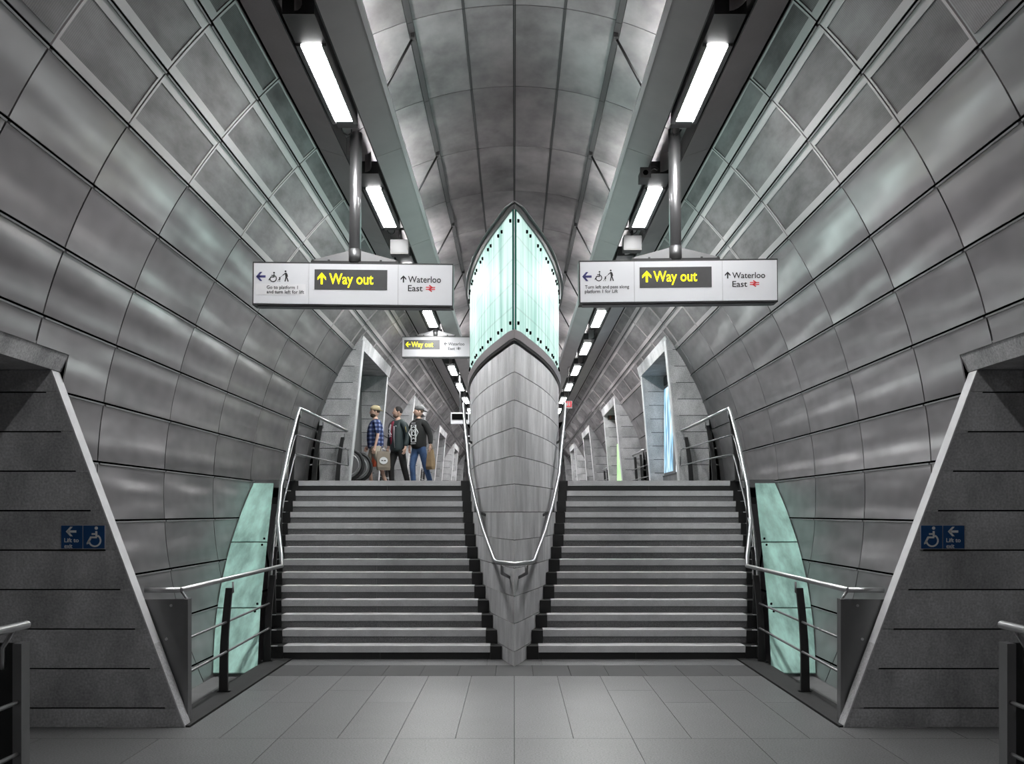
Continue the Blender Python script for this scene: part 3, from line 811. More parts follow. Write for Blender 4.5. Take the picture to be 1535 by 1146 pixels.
s3 = hanging_sign('hanging_sign', 'small white Way out sign hanging further back, partly behind the concrete prow', 21.8, (602.7, 704), 505.6, 535, 652.5, [664.4], [
    (0, 'sign_insert', BX(606, 659.2, 510, 524), M_blackface), (0, 'arrow', A(608, 615.2, 513, 520.4, 'l', -.0045), M_yellow),
    (0, 'lettering', T('Way out', 616.7, 649.4, 520.4, 512.6, .008, -.0045), M_yellow),
    (1, 'arrow', A(665.4, 670.4, 513.2, 518.2, 'l'), M_ink), (1, 'lettering', T('Waterloo', 671.7, 696.2, 518.2, 513.6, .016), M_ink),
    (1, 'lettering', T('East', 671.7, 682, 525, 520.6, .016), M_ink), (1, 'rail_symbol', Rs(684, 691, 520.4, 525), M_ink)], poler=.05, half=.42, white=M_white2)
# black boxes fixed to the poles' tops
for (px_, py_, D, sw, sh, lab, nm) in ((598.5, 370, 14.3, .25, .20, 'black box loudspeaker hanging behind the left Way out sign', 'loudspeaker'),
                                (948.5, 364, 14.3, .25, .20, 'black box loudspeaker hanging behind the right Way out sign', 'loudspeaker')):
    x, z = (px_-771)*D/FPX, EYE+(768-py_)*D/FPX
    g = thing(nm, lab, 'loudspeaker', (x, D, z))
    part('body', MB().box(-sw/2, sw/2, 0, .2, -sh/2, sh/2), M_post, g)
    part('grille', MB().box(-sw/2+.01, sw/2-.01, -.006, 0, -sh/2+.01, sh/2-.045), M_post, g)
    part('hanger', MB().tube([(0, .1, sh/2), (0, .1, 5.70-z)], .02, 6), M_post, g)
    part('hanger_bar', MB().box(-1.84-x if x < 0 else 1.505-x, -1.505-x if x < 0 else 1.84-x, .085, .115, 5.69-z, 5.72-z), M_post, g)
# camera on the right pole
x, D = (967-771)*11.5/FPX, 11.5; z = EYE+(768-261)*D/FPX
g = thing('security_camera', 'small dark camera beside the right sign pole, under the trough', 'camera', (x, D, z))
part('body', MB().box(-.05,.05,0,.22,-.05,.05), M_house, g); part('lens_hood', MB().box(-.06,.06,-.05,.0,-.055,.06), M_post, g)
part('lens', MB().tube([(0,-.055,0),(0,-.045,0)], .03, 10), M_dark, g); part('arm', MB().tube([(0,.12,.05),(.12,.14,.12),(.16,.14,5.62-z)], .015, 6), M_post, g)
# far hanging displays
for (a, b, t, bo, D, lab) in ((675.7, 703, 618.5, 635.5, 28.8, 'small hanging train display with a black screen, left of the prow'), (697, 720, 653.5, 666, 37.5, 'tiny far display further down the left tunnel, right of the other display')):
    k = D/FPX; X = lambda v: (v-771)*k; Z = lambda v: EYE+(768-v)*k; ox = X((a+b)/2); oz = Z((t+bo)/2)
    g = thing('hanging_display', lab, 'display', (ox, D, oz))
    part('casing', MB().box(X(a)-ox, X(b)-ox, 0, .2, Z(bo)-oz, Z(t)-oz), M_white, g)
    part('screen', MB().box(X(a)-ox+.03, X(b)-ox-.03, -.01, 0, Z(bo)-oz+.11, Z(t)-oz-.04), M_dark, g)
    part('hanger', MB().tube([(0,.1,Z(t)-oz), (0,.1,5.62-oz)], .03, 6), M_steeld, g)
# red sign on the right
D = 27.5; k = D/FPX; ox, oz = (852-771)*k, EYE+(768-607)*k
g = thing('red_sign', 'tiny red sign with white marks, right of the prow at the rail end', 'sign', (ox, D, oz))
part('panel', MB().box(-.10,.10,0,.02,-.10,.10), M_patch, g); part('face', MB().box(-.088,.088,-.006,0,-.06,.088), mat('red_face', (.75,.05,.07), .5, emit=.5), g)
part('pictogram', poly_mb([seg((-.03,-.03),(-.03,.04),.035), seg((.03,-.03),(.03,.04),.035), disc(-.03,.06,.016), disc(.03,.06,.016)], -.0065), M_pict, g)
part('hanger', MB().tube([(0,.03,.1),(0,.03,5.62-oz),(1.67-ox,.03,5.62-oz)], .012, 5), M_steeld, g)
# exit sign over the second right opening
D = 32.7; k = D/FPX; g = thing('overhead_sign', 'small brown box sign over the second opening on the right', 'sign', ((919.8-771)*k, D, EYE+(768-624.4)*k))
part('casing', MB().box(-.18,.18,0,.10,-.11,.11), mat('brown_sign', (.05,.045,.035), .5), g)
part('pictogram', poly_mb([seg((-.10,-.08),(-.10,.02),.05), disc(-.10,.055,.03)], -.002), mat('dull_red', (.30,.09,.06), .6), g)
part('pictogram', poly_mb([seg((.07,-.06),(.10,.03),.05), seg((.10,-.07),(.08,.0),.03), disc(.105,.06,.02)], -.002), M_pict, g)

# blue lift signs on the foreground piers
def lift_sign(s):
    D = 8.448; k = D/FPX
    a, b = (92, 158.5) if s < 0 else (1379, 1445.5); t, bo = 787, 824
    X = lambda v: (v-771)*k; Z = lambda v: EYE+(768-v)*k; ox, oz = X((a+b)/2), Z((t+bo)/2)
    g = thing('lift_sign', 'blue Lift to exit sign with white wheelchair symbol on the %s foreground pier' % SIDE[s], 'sign', (ox, D-.012, oz))
    x = lambda v: X(v)-ox; z = lambda v: Z(v)-oz
    part('back_plate', MB().box(x(a), x(b), .003, .012, z(bo), z(t)), M_frame, g)
    mid = (a+b)/2
    L = part('face_panel', MB().box(x(a+1), x(mid-.7), -.003, .003, z(bo-1.3), z(t+1.3)), M_blue, g)
    Rr = part('face_panel', MB().box(x(mid+.7), x(b-1), -.003, .003, z(bo-1.3), z(t+1.3)), M_blue, g)
    if s > 0: L, Rr = Rr, L
    wx = mid+6 if s < 0 else a+5
    ax = a + (8 if s < 0 else 40.5)
    part('arrow', poly_mb(arrow(x(ax+7.8), z(797.2), .085, .078, 'l'), -.0035), M_pict, L)
    part('lettering', text_mb('Lift to', x(ax-2.2), x(ax+19.2), z(813.2), z(807.0), -.0035, .012), M_pict, L)
    part('lettering', text_mb('exit', x(ax-2.2), x(ax+9.8), z(822), z(815.6), -.0035, .012), M_pict, L)
    part('pictogram', poly_mb(wheelchair(x(wx), z(820.5), .118, .172), -.0035), M_pict, Rr)
for s in (-1, 1): lift_sign(s)

# ------------------------------------------------------------------ balustrades
def balustrade(s):
    g = thing('balustrade', 'steel and black balustrade running up beside the outer edge of the %s stairs' % SIDE[s], 'balustrade', (s*2.785, 8.67, 0))
    def bp(n, mb, m, lb=None, par=None):
        mb.v = [(p[0]-s*2.785, p[1]-8.67, p[2]) for p in mb.v]; return part(n, mb, m, par or g, lb)
    bp('handrail', MB().tube([(s*3.095,8.66,1.105),(s*2.80,8.67,1.105)], .023, 12), M_steel)
    bp('handrail', MB().tube([(s*2.80,8.67,1.105),(s*2.825,12.56,1.105)], .023, 12), M_steel)
    up_ = [(2.825,12.56,1.105),(2.86,12.70,1.21),(3.03,13.24,1.62),(3.14,13.9,2.10),(3.21,14.7,2.66),(3.25,15.5,3.24),(3.255,15.66,3.335)]
    bp('handrail', MB().tube([(s*x,y,z) for x,y,z in up_], .024, 12), M_steel)
    bp('handrail', MB().tube([(s*3.255,15.66,3.335),(s*3.07,18.98,3.25)], .023, 12), M_steel)
    bp('end_panel', MB().prism_y([(s*3.115,1.03),(s*2.745,1.035),(s*2.745,.10),(s*2.79,.095)], 8.62, 8.64), M_steeld, 'steel end plate')
    bp('end_post', MB().box(s*2.715, s*2.748, 8.60, 8.70, .0, 1.035), M_steeld)
    for (x,z) in ((2.86,.98),(2.90,.70)): bp('bolt', MB().tube([(s*x,8.61,z),(s*x,8.622,z)], .012, 8), M_steel)
    bp('bracket', MB().tube([(s*2.74,8.66,.97),(s*2.74,8.66,1.03),(s*2.79,8.68,1.09)], .012, 6), M_steeld)
    # posts: curved flat blades
    def post(y, zb, zt, xb, xt, bul=.03, w=.085, d=.10):
        mb = MB(); n = 6; pts = []
        for i in range(n+1):
            t = i/n; x = xb+(xt-xb)*t + bul*math.sin(math.pi*t)*.6; z = zb+(zt-zb)*t
            ww = w*(1-.25*t)
            pts += [(s*(x-ww/2),y,z),(s*(x+ww/2),y,z),(s*(x+ww/2),y+d*.35,z),(s*(x-ww/2),y+d*.35,z)]
        f = [(0,3,2,1), (4*n,4*n+1,4*n+2,4*n+3)]
        for i in range(n):
            for j in range(4): f.append((4*i+j, 4*i+(j+1)%4, 4*i+4+(j+1)%4, 4*i+4+j))
        o = bp('post', mb.quadstrip(pts, f), M_post)
        bp('foot_plate', MB().box(s*(xb-.07), s*(xb+.07), y-.03, y+.07, zb, zb+.012), M_post)
        bp('rail_bracket', MB().tube([(s*(xt-.01),y+.02,zt-.06),(s*(xt-.035),y+.02,zt-.04),(s*(xt-.035),y+.02,zt+.06)], .010, 6), M_steeld)
    post(10.05, .0, 1.02, 2.83, 2.775)
    post(12.10, .0, 1.02, 2.90, 2.83)
    zr = lambda y: 1.105 + max(0, y-12.56)*.718
    for y, xb, xt in ((13.0, 3.02, 3.0), (14.3, 3.24, 3.20)):
        post(y, (y-12.35)*.604+.0, zr(y)-.1, xb, xt, w=.05)
    post(15.72, UP, 3.24, 3.40, 3.29); post(17.3, UP, 3.21, 3.36, 3.24); post(18.9, UP, 3.13, 3.24, 3.14)
    for h in (.69, .40):
        bp('rod', MB().tube([(s*2.76,8.66,h),(s*2.80,10.05,h),(s*2.87,12.12,h)], .012, 8), M_steeld)
        rs = [(2.87,12.12,h)] + [(x+.06, y, z-1.105+h) for x,y,z in up_[2:]]
        bp('rod', MB().tube([(s*x,y,z) for x,y,z in rs], .012, 8), M_steeld)
        bp('rod', MB().tube([(s*3.30,15.66,UP+h),(s*3.20,17.9,UP+h-.0),(s*3.05,18.97,UP+h-.03)], .012, 8), M_steeld)
    bp('rod_end', MB().tube([(s*3.05,18.97,UP+.66),(s*3.045,18.98,UP+.37)], .012, 8), M_steeld)
    # near balustrade whose end stands at the picture's edge
    e = thing('balustrade', 'end of another steel balustrade at the bottom %s corner of the picture' % SIDE[s], 'balustrade', (s*2.79, 5.9, 0))
    def ep(n, mb, m):
        mb.v = [(p[0]-s*2.79, p[1]-5.9, p[2]) for p in mb.v]; return part(n, mb, m, e)
    ep('handrail', MB().tube([(s*2.79,5.92,1.115),(s*2.79,2.2,1.115)], .024, 12), M_steel)
    ep('end_post', MB().box(s*2.765, s*2.815, 5.80, 5.90, 0, 1.02), M_steeld)
    ep('end_panel', MB().box(s*2.815, s*3.1, 5.84, 5.86, 0, 1.02), M_post)
    ep('bracket', MB().tube([(s*2.86,5.78,.88),(s*2.86,5.78,1.0),(s*2.80,5.78,1.1)], .013, 6), M_steel)
    for y in (4.0, 2.4): ep('post', MB().box(s*2.80, s*2.86, y, y+.05, 0, 1.05), M_post)
    for h in (.69, .4): ep('rod', MB().tube([(s*2.79,5.8,h),(s*2.79,2.3,h)], .012, 6), M_steeld)
for s in (-1, 1): balustrade(s)
# balustrades further along the upper level
def far_bal(s, y0, lab):
    g = thing('balustrade', lab, 'balustrade', (s*3.3, y0, UP))
    part('handrail', MB().tube([(0,0,1.10),(0,3.6,1.10)], .024, 8), M_steel, g)
    for i in range(3): part('post', MB().quadstrip([(s*(.09-.0)+d[0], .6+i*1.25+d[1], 0) for d in ((-.04,0),(.04,0),(.04,.05),(-.04,.05))] + [(s*.02+d[0], .6+i*1.25+d[1], 1.03) for d in ((-.03,0),(.03,0),(.03,.05),(-.03,.05))], [(0,3,2,1),(4,5,6,7),(0,1,5,4),(1,2,6,5),(2,3,7,6),(3,0,4,7)]), M_post, g)
    for h in (.69, .4): part('rod', MB().tube([(0,0,h),(0,3.6,h)], .012, 6), M_steeld, g)
for s in (-1, 1):
    far_bal(s, 25.3, 'balustrade far back between the first and second openings on the %s' % SIDE[s])
    far_bal(s, 35.0, 'tiny balustrade far back between the second and third openings on the %s' % SIDE[s])

# ------------------------------------------------------------------ inside the upper openings
def poster_mat():
    m = bpy.data.materials.new('backlit_poster'); m.use_nodes = True; nt = m.node_tree; N = nt.nodes; L = nt.links; b = N['Principled BSDF']
    tc = N.new('ShaderNodeTexCoord'); n = N.new('ShaderNodeTexNoise'); mp = N.new('ShaderNodeMapping'); mp.inputs['Scale'].default_value = (1, 4, .9)
    L.new(tc.outputs['Object'], mp.inputs[0]); L.new(mp.outputs[0], n.inputs[0]); n.inputs['Scale'].default_value = 1.6
    r = N.new('ShaderNodeValToRGB'); e = r.color_ramp.elements
    e[0].position = .35; e[0].color = (.05,.12,.22,1); e[1].position = .62; e[1].color = (.75,.9,1,1)
    x = e.new(.48); x.color = (.22,.55,.78,1); L.new(n.outputs['Fac'], r.inputs[0])
    L.new(r.outputs[0], b.inputs['Emission Color']); b.inputs['Emission Strength'].default_value = 1.0; b.inputs['Base Color'].default_value = (.1,.1,.1,1)
    return m
g = thing('backlit_poster', 'tall blue and white backlit poster inside the nearest right opening', 'poster', (3.36, 21.6, 2.6))
part('frame', MB().box(0, .12, 0, 1.62, -.04, 1.98), M_steeld, g); part('poster_sheet', MB().box(-.01, 0, .3, 1.54, .03, 1.9), poster_mat(), g)
part('dark_header', MB().box(-.01, .12, 0, 1.62, 1.99, 2.18), M_post, g)
g = thing('plinth', 'dark low plinth under the backlit poster in the right opening', 'plinth', (3.36, 20.6, UP))
part('body', MB().box(-.02, .3, 0, 2.6, 0, .30), M_steeld, g); part('top', MB().box(-.03, .32, -.02, 2.6, .30, .33), M_post, g)
g = thing('light_box', 'white glowing panel beside the backlit poster, nearest right opening', 'light box', (3.37, 20.75, 2.6))
part('case', MB().box(.0, .08, 0, .8, -.02, .95), M_steeld, g); part('face', MB().box(-.01, 0, .04, .76, .0, .92), mat('glow_white', (.9,.95,1), .5, emit=1.0), g)
g = thing('light_box', 'pale green glowing panel inside the second right opening', 'light box', (3.25, 31.2, 2.4))
part('case', MB().box(.0, .08, 0, 1.5, -.02, 1.55), M_steeld, g); part('face', MB().box(-.01, 0, .04, 1.46, .0, 1.5), mat('glow_green', (.45,.75,.35), .5, noise=.5, nscale=3, emit=.45), g)
# escalator on the left
g = thing('escalator', 'escalator end with round black handrail in the nearest left opening', 'escalator', (-3.28, 20.4, UP))
for y in (0, 1.15):
    n = 12; ring = [(.26*math.cos(a), .46+.26*math.sin(a)) for a in [R_(90-15*i) for i in range(13)]]
    prof = [(-1.8, .72)] + ring + [(-1.8, .20)]
    part('balustrade_panel', MB().prism_y([(x, z) for x, z in prof], y, y+.10), M_steeld, g)
    part('handrail', MB().tube([(-1.8, y+.05, .76)] + [(x*1.12, y+.05, .46+(z-.46)*1.12) for x, z in ring] + [(-1.8, y+.05, .17)], .035, 8), M_ink, g)
    part('rim', MB().tube([(x*.80, y-.005, .46+(z-.46)*.80) for x, z in ring], .012, 6), M_steel, g)
part('deck', MB().box(-1.8, -.1, .1, 1.15, .0, .12), M_steeld, g)
g = thing('cladding_panel', 'tall smooth dark grey cladding panel in the nearest left opening', 'panel', (-3.42, 21.75, UP))
part('sheet', MB().box(-.08, 0, 0, 1.4, 0, 2.55), mat('smooth_dark_cladding', .13, .45, .3), g); part('edge', MB().box(-.09, .012, -.02, 0, 0, 2.56), M_rail, g)

# ------------------------------------------------------------------ people
def skin_obj(name, chains, m, parent, label=None, sub=2):
    """chains: list of lists of (point, radius); shared points are welded"""
    vs = []; rad = []; ed = []; idx = {}
    for ch in chains:
        pr = None
        for p, r in ch:
            k = tuple(round(c, 4) for c in p)
            if k not in idx: idx[k] = len(vs); vs.append(p); rad.append(r)
            i = idx[k]
            if pr is not None and pr != i: ed.append((pr, i))
            pr = i
    me = bpy.data.meshes.new(name); me.from_pydata(vs, ed, []); o = bpy.data.objects.new(name, me); C.objects.link(o)
    md = o.modifiers.new('s', 'SKIN'); md.use_smooth_shade = True
    for i, r in enumerate(rad):
        sv = me.skin_vertices[0].data[i]; sv.radius = (r, r) if not isinstance(r, tuple) else r; sv.use_root = (i == 0)
    o.modifiers.new('u', 'SUBSURF').levels = sub
    dg = bpy.context.evaluated_depsgraph_get(); m2 = bpy.data.meshes.new_from_object(o.evaluated_get(dg))
    bpy.data.objects.remove(o); bpy.data.meshes.remove(me)
    m2.name = name; m2.materials.clear(); m2.materials.append(m)
    for p in m2.polygons: p.use_smooth = True
    return link(name, m2, parent, None, label)
def blob(verts_fn, nu=16, nv=12):
    mb = MB(); pts = []
    for j in range(nv+1):
        ph = math.pi*j/nv
        for i in range(nu):
            th = 2*math.pi*i/nu; pts.append(verts_fn(math.sin(ph)*math.cos(th), math.sin(ph)*math.sin(th), math.cos(ph)))
    return mb.quadstrip(pts, [(j*nu+i, j*nu+(i+1)%nu, (j+1)*nu+(i+1)%nu, (j+1)*nu+i) for j in range(nv) for i in range(nu)], True)
SK = mat('skin', (.62,.40,.31), .55)
def person(loc, face, head_turn, label, top_m, leg_m, opts):
    g = thing('person', label, 'person', loc); g.rotation_euler = (0, 0, R_(face))
    # local frame: facing -Y, x+ is the person's left
    A_ = opts['arms']; Lg = opts['legs']
    hip, kn, an = .93, .50, .09
    b = .88 if opts.get('slim') else 1.0
    spine = [((0,0,.95),.08*b),((0,0,1.10),.08*b),((0,-.005,1.28),.09*b),((0,0,1.40),.07*b),((0,0,1.49),.060),((0,-.01,1.57),.058)]
    body = [spine]
    ends = []
    for sd, (el, wr) in zip((-1, 1), A_):
        body.append([((0,0,1.40),.07*b), ((sd*.12*b,0,1.405),.045), ((sd*.175*b,0,1.39),.04), (el,.036), (wr,.026), ((wr[0]+(wr[0]-el[0])*.18, wr[1]+(wr[1]-el[1])*.18, wr[2]+(wr[2]-el[2])*.18),.03)])
        ends.append((el, wr))
    feet = []
    for sd, (k, a) in zip((-1, 1), Lg):
        body.append([((0,0,.95),.08*b), ((sd*.09,0,.86),.065*b), (k,.052), (a,.036), ((a[0],a[1]-.10,a[2]-.045),.034), ((a[0],a[1]-.17,a[2]-.055),.028)])
        feet.append((k, a))
    body_o = skin_obj('body', body, SK, g)
    # head: skull, jaw, nose, ears
    hd = bpy.data.objects.new('head', None)
    H = 1.655
    def hp(x, y, z):
        X, Y, Z = x*.075, y*.095, z*.118
        if z < 0: X *= 1 + .22*z; Y *= 1 + .10*z
        if y < 0 and abs(z) < .5: Y -= 0
        if y < -.75 and abs(x) < .32 and -.35 < z < .15: Y -= .028*(1-abs(x)/.32)*(1 if z < -.02 else .5)
        if y < -.6 and abs(x) < .5 and -.75 < z < -.5: Y -= .008
        return (X, Y, Z)
    ht = R_(head_turn)
    def place(mb):
        out_ = []
        for p in mb.v:
            x, y, z = p; out_.append((x*math.cos(ht)-y*math.sin(ht), x*math.sin(ht)+y*math.cos(ht)-.012, z+H))
        mb.v = out_; return mb
    part('head', place(blob(hp, 24, 18)), SK, g)
    for e in (-1, 1):
        part('ear', place(blob(lambda x,y,z: (e*.075+x*.010, .008+y*.018, -.01+z*.030), 8, 6)), SK, g)
        part('eye', place(blob(lambda x,y,z: (e*.030+x*.013, -.083+y*.008, .012+z*.008), 8, 6)), M_ink, g)
    part('mouth', place(blob(lambda x,y,z: (x*.024, -.088+y*.007, -.062+z*.006), 8, 6)), mat('lips', (.28,.10,.09), .6), g)
    hair = opts['hair']
    part('hair', place(blob(lambda x,y,z: (x*.081, .012+y*.096, .022+z*.105 if z > -.35 else .022-.35*.105+(z+.35)*.05), 18, 12)), hair, g) if opts.get('hair_on', True) else None
    if opts.get('beard'):
        part('beard', place(blob(lambda x,y,z: (x*.064, -.036+y*.064, -.082+z*.050), 14, 10)), opts['beard'], g)
    # hands with five fingers
    for sd, (el, wr) in zip((-1, 1), ends):
        d = (Vector(wr)-Vector(el)).normalized(); sx = Vector((0, -1, 0)); sx = (sx - d*sx.dot(d)).normalized(); nn = d.cross(sx)*sd
        w0 = Vector(wr); palm = w0 + d*.05
        ch = [[(tuple(w0), .022), (tuple(palm), .03), (tuple(w0+d*.085), .028)]]
        for q, (o_, L_) in enumerate(((.028,.065),(.010,.075),(-.010,.070),(-.027,.055))):
            r0 = w0 + d*.085 + sx*o_
            ch.append([(tuple(palm), .03), (tuple(r0), .011), (tuple(r0 + d*L_*.55 + nn*.010), .0095), (tuple(r0 + d*L_*.85 + nn*.035), .008)])
        ch.append([(tuple(palm), .03), (tuple(w0+d*.045+sx*.035), .012), (tuple(w0+d*.085+sx*.05+nn*.015), .009)])
        skin_obj('hand', ch, SK, g, sub=1)
    # clothes
    tr = opts['torso']  # radii waist, belly, chest
    hem = opts.get('hem', .86)
    top = [[((0,0,hem-.06),tr[0]*1.08),((0,0,hem+.04),tr[0]*1.15),((0,-.01,1.08),tr[1]*1.15),((0,-.005,1.28),tr[2]*1.15),((0,0,1.41),tr[2]*.95),((0,0,1.49),.08)]]
    for sd, (el, wr) in zip((-1,1), ends):
        sl = opts.get('sleeve', 1.0); E = Vector(el); Wv = Vector(wr)
        chn = [((0,0,1.41),tr[2]*.95),((sd*.13*b,0,1.42),.095),((sd*.195*b,0,1.39),.080)]
        if sl >= 1: chn += [(tuple(E),.064),(tuple(E+(Wv-E)*.92),.048)]
        else: chn += [(tuple(Vector((sd*.195*b,0,1.40)) + (E-Vector((sd*.195*b,0,1.40)))*.95),.062)]
        top.append(chn)
    skin_obj(opts.get('top_name', 'shirt'), top, top_m, g)
    lw = opts.get('leg_r', (.10,.075,.058)); cut = opts.get('shorts')
    lg = [[((0,0,1.02),tr[0]*.90),((0,0,.90),.125)]]
    for sd, (k, a) in zip((-1,1), feet):
        chn = [((0,0,.90),.125),((sd*.09,0,.84),lw[0]),(k if not cut else tuple(Vector((sd*.09,0,.84))+(Vector(k)-Vector((sd*.09,0,.84)))*.85), lw[1])]
        if not cut: chn.append(((a[0],a[1],a[2]+.03), lw[2]))
        lg.append(chn)
    skin_obj('shorts' if cut else 'trousers', lg, leg_m, g)
    for (k, a) in feet:
        part('shoe', blob(lambda x,y,z: (a[0]+x*.048, a[1]-.055+y*.13, max(0, a[2]-.045+z*.05)), 12, 8), mat('shoe', .06, .6), g)
    return g, place
def plaid():
    m = bpy.data.materials.new('plaid_shirt'); m.use_nodes = True; nt = m.node_tree; N = nt.nodes; L = nt.links; b = N['Principled BSDF']
    tc = N.new('ShaderNodeTexCoord'); fs = []
    for ax, sc in (('Y', 3.6), ('Z', 3.6), ('Y', 7.9), ('Z', 7.9)):
        wv = N.new('ShaderNodeTexWave'); wv.bands_direction = ax; wv.inputs['Scale'].default_value = sc; L.new(tc.outputs['Object'], wv.inputs[0]); fs.append(wv.outputs['Fac'])
    ad = N.new('ShaderNodeMath'); ad.operation = 'ADD'; L.new(fs[0], ad.inputs[0]); L.new(fs[1], ad.inputs[1])
    r = N.new('ShaderNodeValToRGB'); e = r.color_ramp.elements
    e[0].position = .2; e[0].color = (.010,.016,.06,1); e[1].position = .98; e[1].color = (.42,.45,.58,1); x = e.new(.6); x.color = (.05,.08,.22,1); x = e.new(.82); x.color = (.16,.20,.36,1)
    h = N.new('ShaderNodeMath'); h.operation = 'MULTIPLY'; h.inputs[1].default_value = .5; L.new(ad.outputs[0], h.inputs[0]); L.new(h.outputs[0], r.inputs[0])
    L.new(r.outputs[0], b.inputs['Base Color']); b.inputs['Roughness'].default_value = .85
    return m
kp = 22.0/FPX
def PX(x, D=22.0): return (x-771)*D/FPX
# man in plaid
g1, pl1 = person((PX(563), 22, UP), -72, 0, 'man in blue plaid shirt, tan bucket cap and shorts, leftmost of three men', plaid(), mat('tan_shorts', (.42,.38,.31), .8),
    dict(arms=(((-.25,.02,1.16),(-.22,-.12,.93)), ((.26,.0,1.14),(.25,-.06,.88))), legs=(((-.10,-.12,.50),(-.11,-.06,.09)), ((.10,.08,.50),(.10,.22,.10))), hair=mat('brown_hair', (.05,.03,.02), .8), beard=mat('dark_beard', (.05,.03,.02), .9),
         torso=(.165,.175,.165), sleeve=.5, shorts=True, leg_r=(.115,.10,.06), hem=.90))
part('cap', pl1(blob(lambda x,y,z: (x*.094, .010+y*.112, .060+max(z,-.25)*.082), 18, 10)), mat('tan_cap', (.52,.44,.27), .8), g1)
part('cap_brim', pl1(blob(lambda x,y,z: (x*.100, .05+y*.135, .036+z*.010-.10*max(0,y*.135)), 18, 6)), MATS['tan_cap'], g1)
# man in jacket
TEE = mat('maroon_tee', (.16,.012,.03), .8)
g2, pl2 = person((PX(596), 22.1, UP), -38, -32, 'man in dark teal jacket over a maroon shirt, middle of three men', mat('teal_jacket', (.022,.034,.036), .6), mat('black_trousers', .012, .8),
    dict(arms=(((-.26,.04,1.15),(-.25,-.04,.90)), ((.27,.02,1.14),(.27,-.06,.88))), legs=(((-.12,-.10,.50),(-.13,-.05,.09)), ((.12,.05,.50),(.12,.18,.10))), hair=mat('black_hair', (.015,.012,.012), .8), beard=mat('stubble', (.14,.09,.07), .9),
         torso=(.16,.155,.165), top_name='jacket', hem=.84))
part('tee_shirt', blob(lambda x,y,z: (-.045+x*.078, -.105+y*.085, 1.17+z*.29), 14, 14), TEE, g2, 'maroon shirt with white print')
sh = [seg((-.08,1.28),(-.03,1.38),.02), seg((-.03,1.38),(-.06,1.22),.022), seg((-.07,1.24),(-.02,1.16),.02), seg((-.08,1.12),(-.02,1.13),.014), disc(-.05,1.31,.02), seg((-.09,1.20),(-.05,1.14),.014)]
part('print', poly_mb(sh, -.186, .012), M_pict, g2)
part('hood', blob(lambda x,y,z: (x*.135, .055+y*.105, 1.46+z*.055), 14, 8), mat('green_lining', (.02,.045,.035), .7), g2)
part('zip', MB().tube([(.045,-.168,1.34),(.05,-.178,1.1),(.06,-.165,.88)], .007, 5), M_frame, g2)
part('chest_logo', poly_mb([seg((.08,1.345),(.12,1.345),.012), seg((.09,1.335),(.115,1.335),.008)], -.165, .01), M_pict, g2)
part('sleeve_zip', MB().tube([(.262,-.05,1.33),(.285,-.045,1.21)], .007, 5), mat('ochre_zip', (.45,.35,.12), .6), g2)
# man in sweatshirt
g3, pl3 = person((PX(628), 22, UP), -30, -42, 'man in black printed sweatshirt, jeans and backward grey cap, rightmost of three men', mat('black_sweatshirt', .010, .85), mat('blue_jeans', (.045,.09,.20), .85, noise=.35, nscale=7),
    dict(arms=(((-.25,.05,1.15),(-.24,.0,.91)), ((.26,.05,1.15),(.30,.0,.92))), legs=(((-.10,-.10,.50),(-.10,-.05,.09)), ((.10,.10,.50),(.12,.26,.12))), hair=mat('fair_brown_hair', (.12,.075,.045), .8),
         torso=(.155,.155,.165), slim=True, top_name='sweatshirt', leg_r=(.092,.07,.058), hem=.90))
part('collar', blob(lambda x,y,z: (x*.085, y*.085, 1.475+z*.045), 14, 8), MATS['black_sweatshirt'], g3)
part('cap', pl3(blob(lambda x,y,z: (x*.090, .016+y*.106, .055+max(z,-.28)*.082), 18, 10)), mat('grey_cap', .11, .8), g3)
part('cap_peak', pl3(blob(lambda x,y,z: (x*.075, .135+y*.075, .015+z*.012-.35*y*.06), 14, 6)), MATS['grey_cap'], g3)
P = [seg((-.07,1.00),(-.07,1.36),.014), seg((.04,1.00),(.04,1.36),.026), seg((-.07,1.36),(.04,1.36),.010), seg((-.06,1.40),(.03,1.40),.012), seg((-.07,1.0),(.04,1.0),.012), seg((-.08,.965),(.04,.965),.016)]
for i in range(12):
    a, b_ = R_(30*i), R_(30*(i+1)); P.append(seg((-.015+.04*math.cos(a), 1.18+.045*math.sin(a)), (-.015+.04*math.cos(b_), 1.18+.045*math.sin(b_)), .012))
for sx in (-1, 1): P += [seg((-.015+sx*.055,1.31), (-.015+sx*.12,1.20), .009), seg((-.015+sx*.12,1.20), (-.015+sx*.055,1.08), .009), seg((-.015+sx*.03,1.30),(-.015,1.33),.012), seg((-.015+sx*.03,1.06),(-.015,1.09),.012), seg((-.015+sx*.03,1.26),(-.015,1.24),.012)]
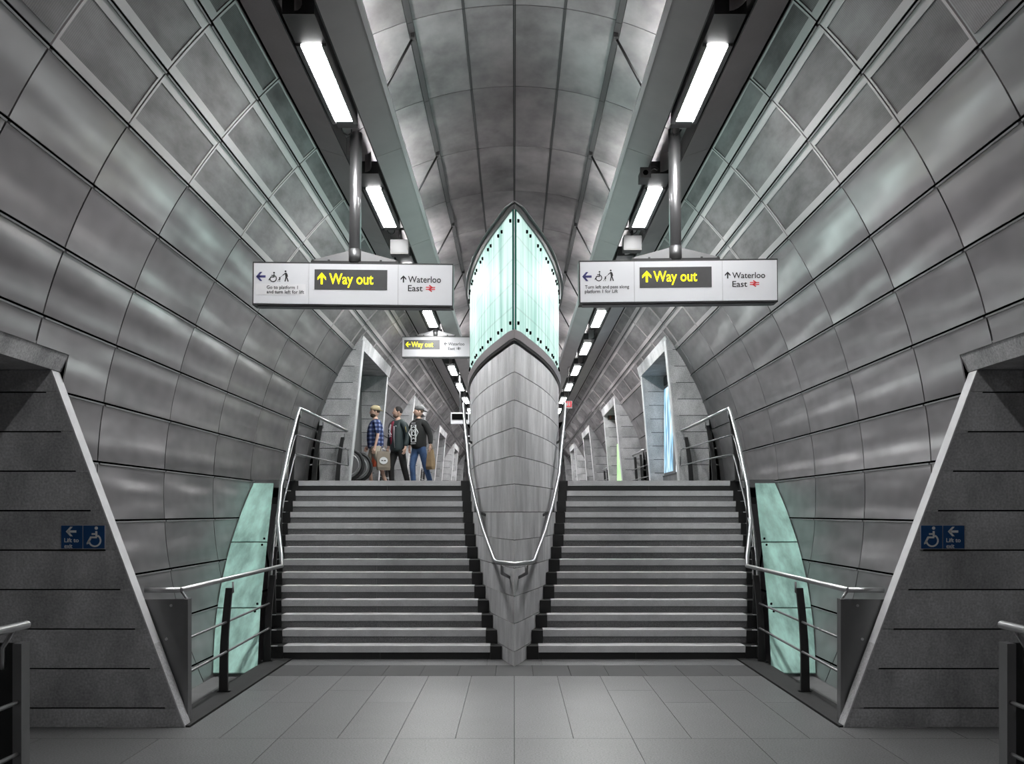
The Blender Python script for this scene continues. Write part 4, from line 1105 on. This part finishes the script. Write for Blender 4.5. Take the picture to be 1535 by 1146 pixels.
part('print', poly_mb(P, -.172, .018), M_pict, g3, 'white line print')
# bags
def bag(loc, rz, w, h, d, m, label, name='carrier_bag'):
    g = thing(name, label, 'bag', loc); g.rotation_euler.z = R_(rz)
    mb = MB(); n = 5; pts = []
    lev = [(0,.95,.75),(.15*h,1.0,1.0),(.5*h,.98,.8),(.85*h,.93,.35),(h,.90,.12)]
    for z, kx, ky in lev:
        for i in range(16):
            t = 2*math.pi*i/16; cx = math.copysign(abs(math.cos(t))**.4, math.cos(t)); cy = math.copysign(abs(math.sin(t))**.4, math.sin(t))
            pts.append((cx*w/2*kx*(1+.02*math.sin(5*t+z*9)), cy*d/2*ky*(1+.06*math.sin(3*t+z*20)), z-h))
    m_ = len(lev); f = [(j*16+i, j*16+(i+1)%16, (j+1)*16+(i+1)%16, (j+1)*16+i) for j in range(m_-1) for i in range(16)]
    f += [list(range(16))[::-1], [16*(m_-1)+i for i in range(16)]]
    part('body', mb.quadstrip(pts, f), m, g)
    for y in (-.012, .012):
        part('handle', MB().tube([(-.07, y, -.01), (-.05, y, .08), (-.0, y, .115), (.05, y, .08), (.07, y, -.01)], .006, 5), m, g)
    return g
gb = bag((PX(577), 21.76, UP+.80), 10, .29, .40, .10, mat('taupe_paper', (.24,.20,.16), .8, noise=.12), 'taupe carrier bag with a white oval logo held by the man in plaid')
part('logo', MB().prism_y([(.0+.085*math.cos(t), -.20+.075*math.sin(t)) for t in [2*math.pi*i/20 for i in range(20)]], -.062, -.055), M_pict, gb)
part('logo_mark', poly_mb([seg((-.045,-.20),(-.015,-.20),.022), seg((.012,-.20),(.045,-.20),.022), seg((-.05,-.205),(.05,-.205),.008)], -.0625), M_ink, gb)
bag((PX(561), 21.95, UP+.74), -60, .20, .26, .07, mat('orange_red_bag', (.75,.12,.05), .6), 'orange red bag half hidden behind the taupe carrier bag')
bag((PX(646.5), 21.85, UP+.84), -55, .26, .42, .12, mat('brown_paper', (.30,.21,.12), .8, noise=.15), 'brown paper bag held by the man in the black sweatshirt')
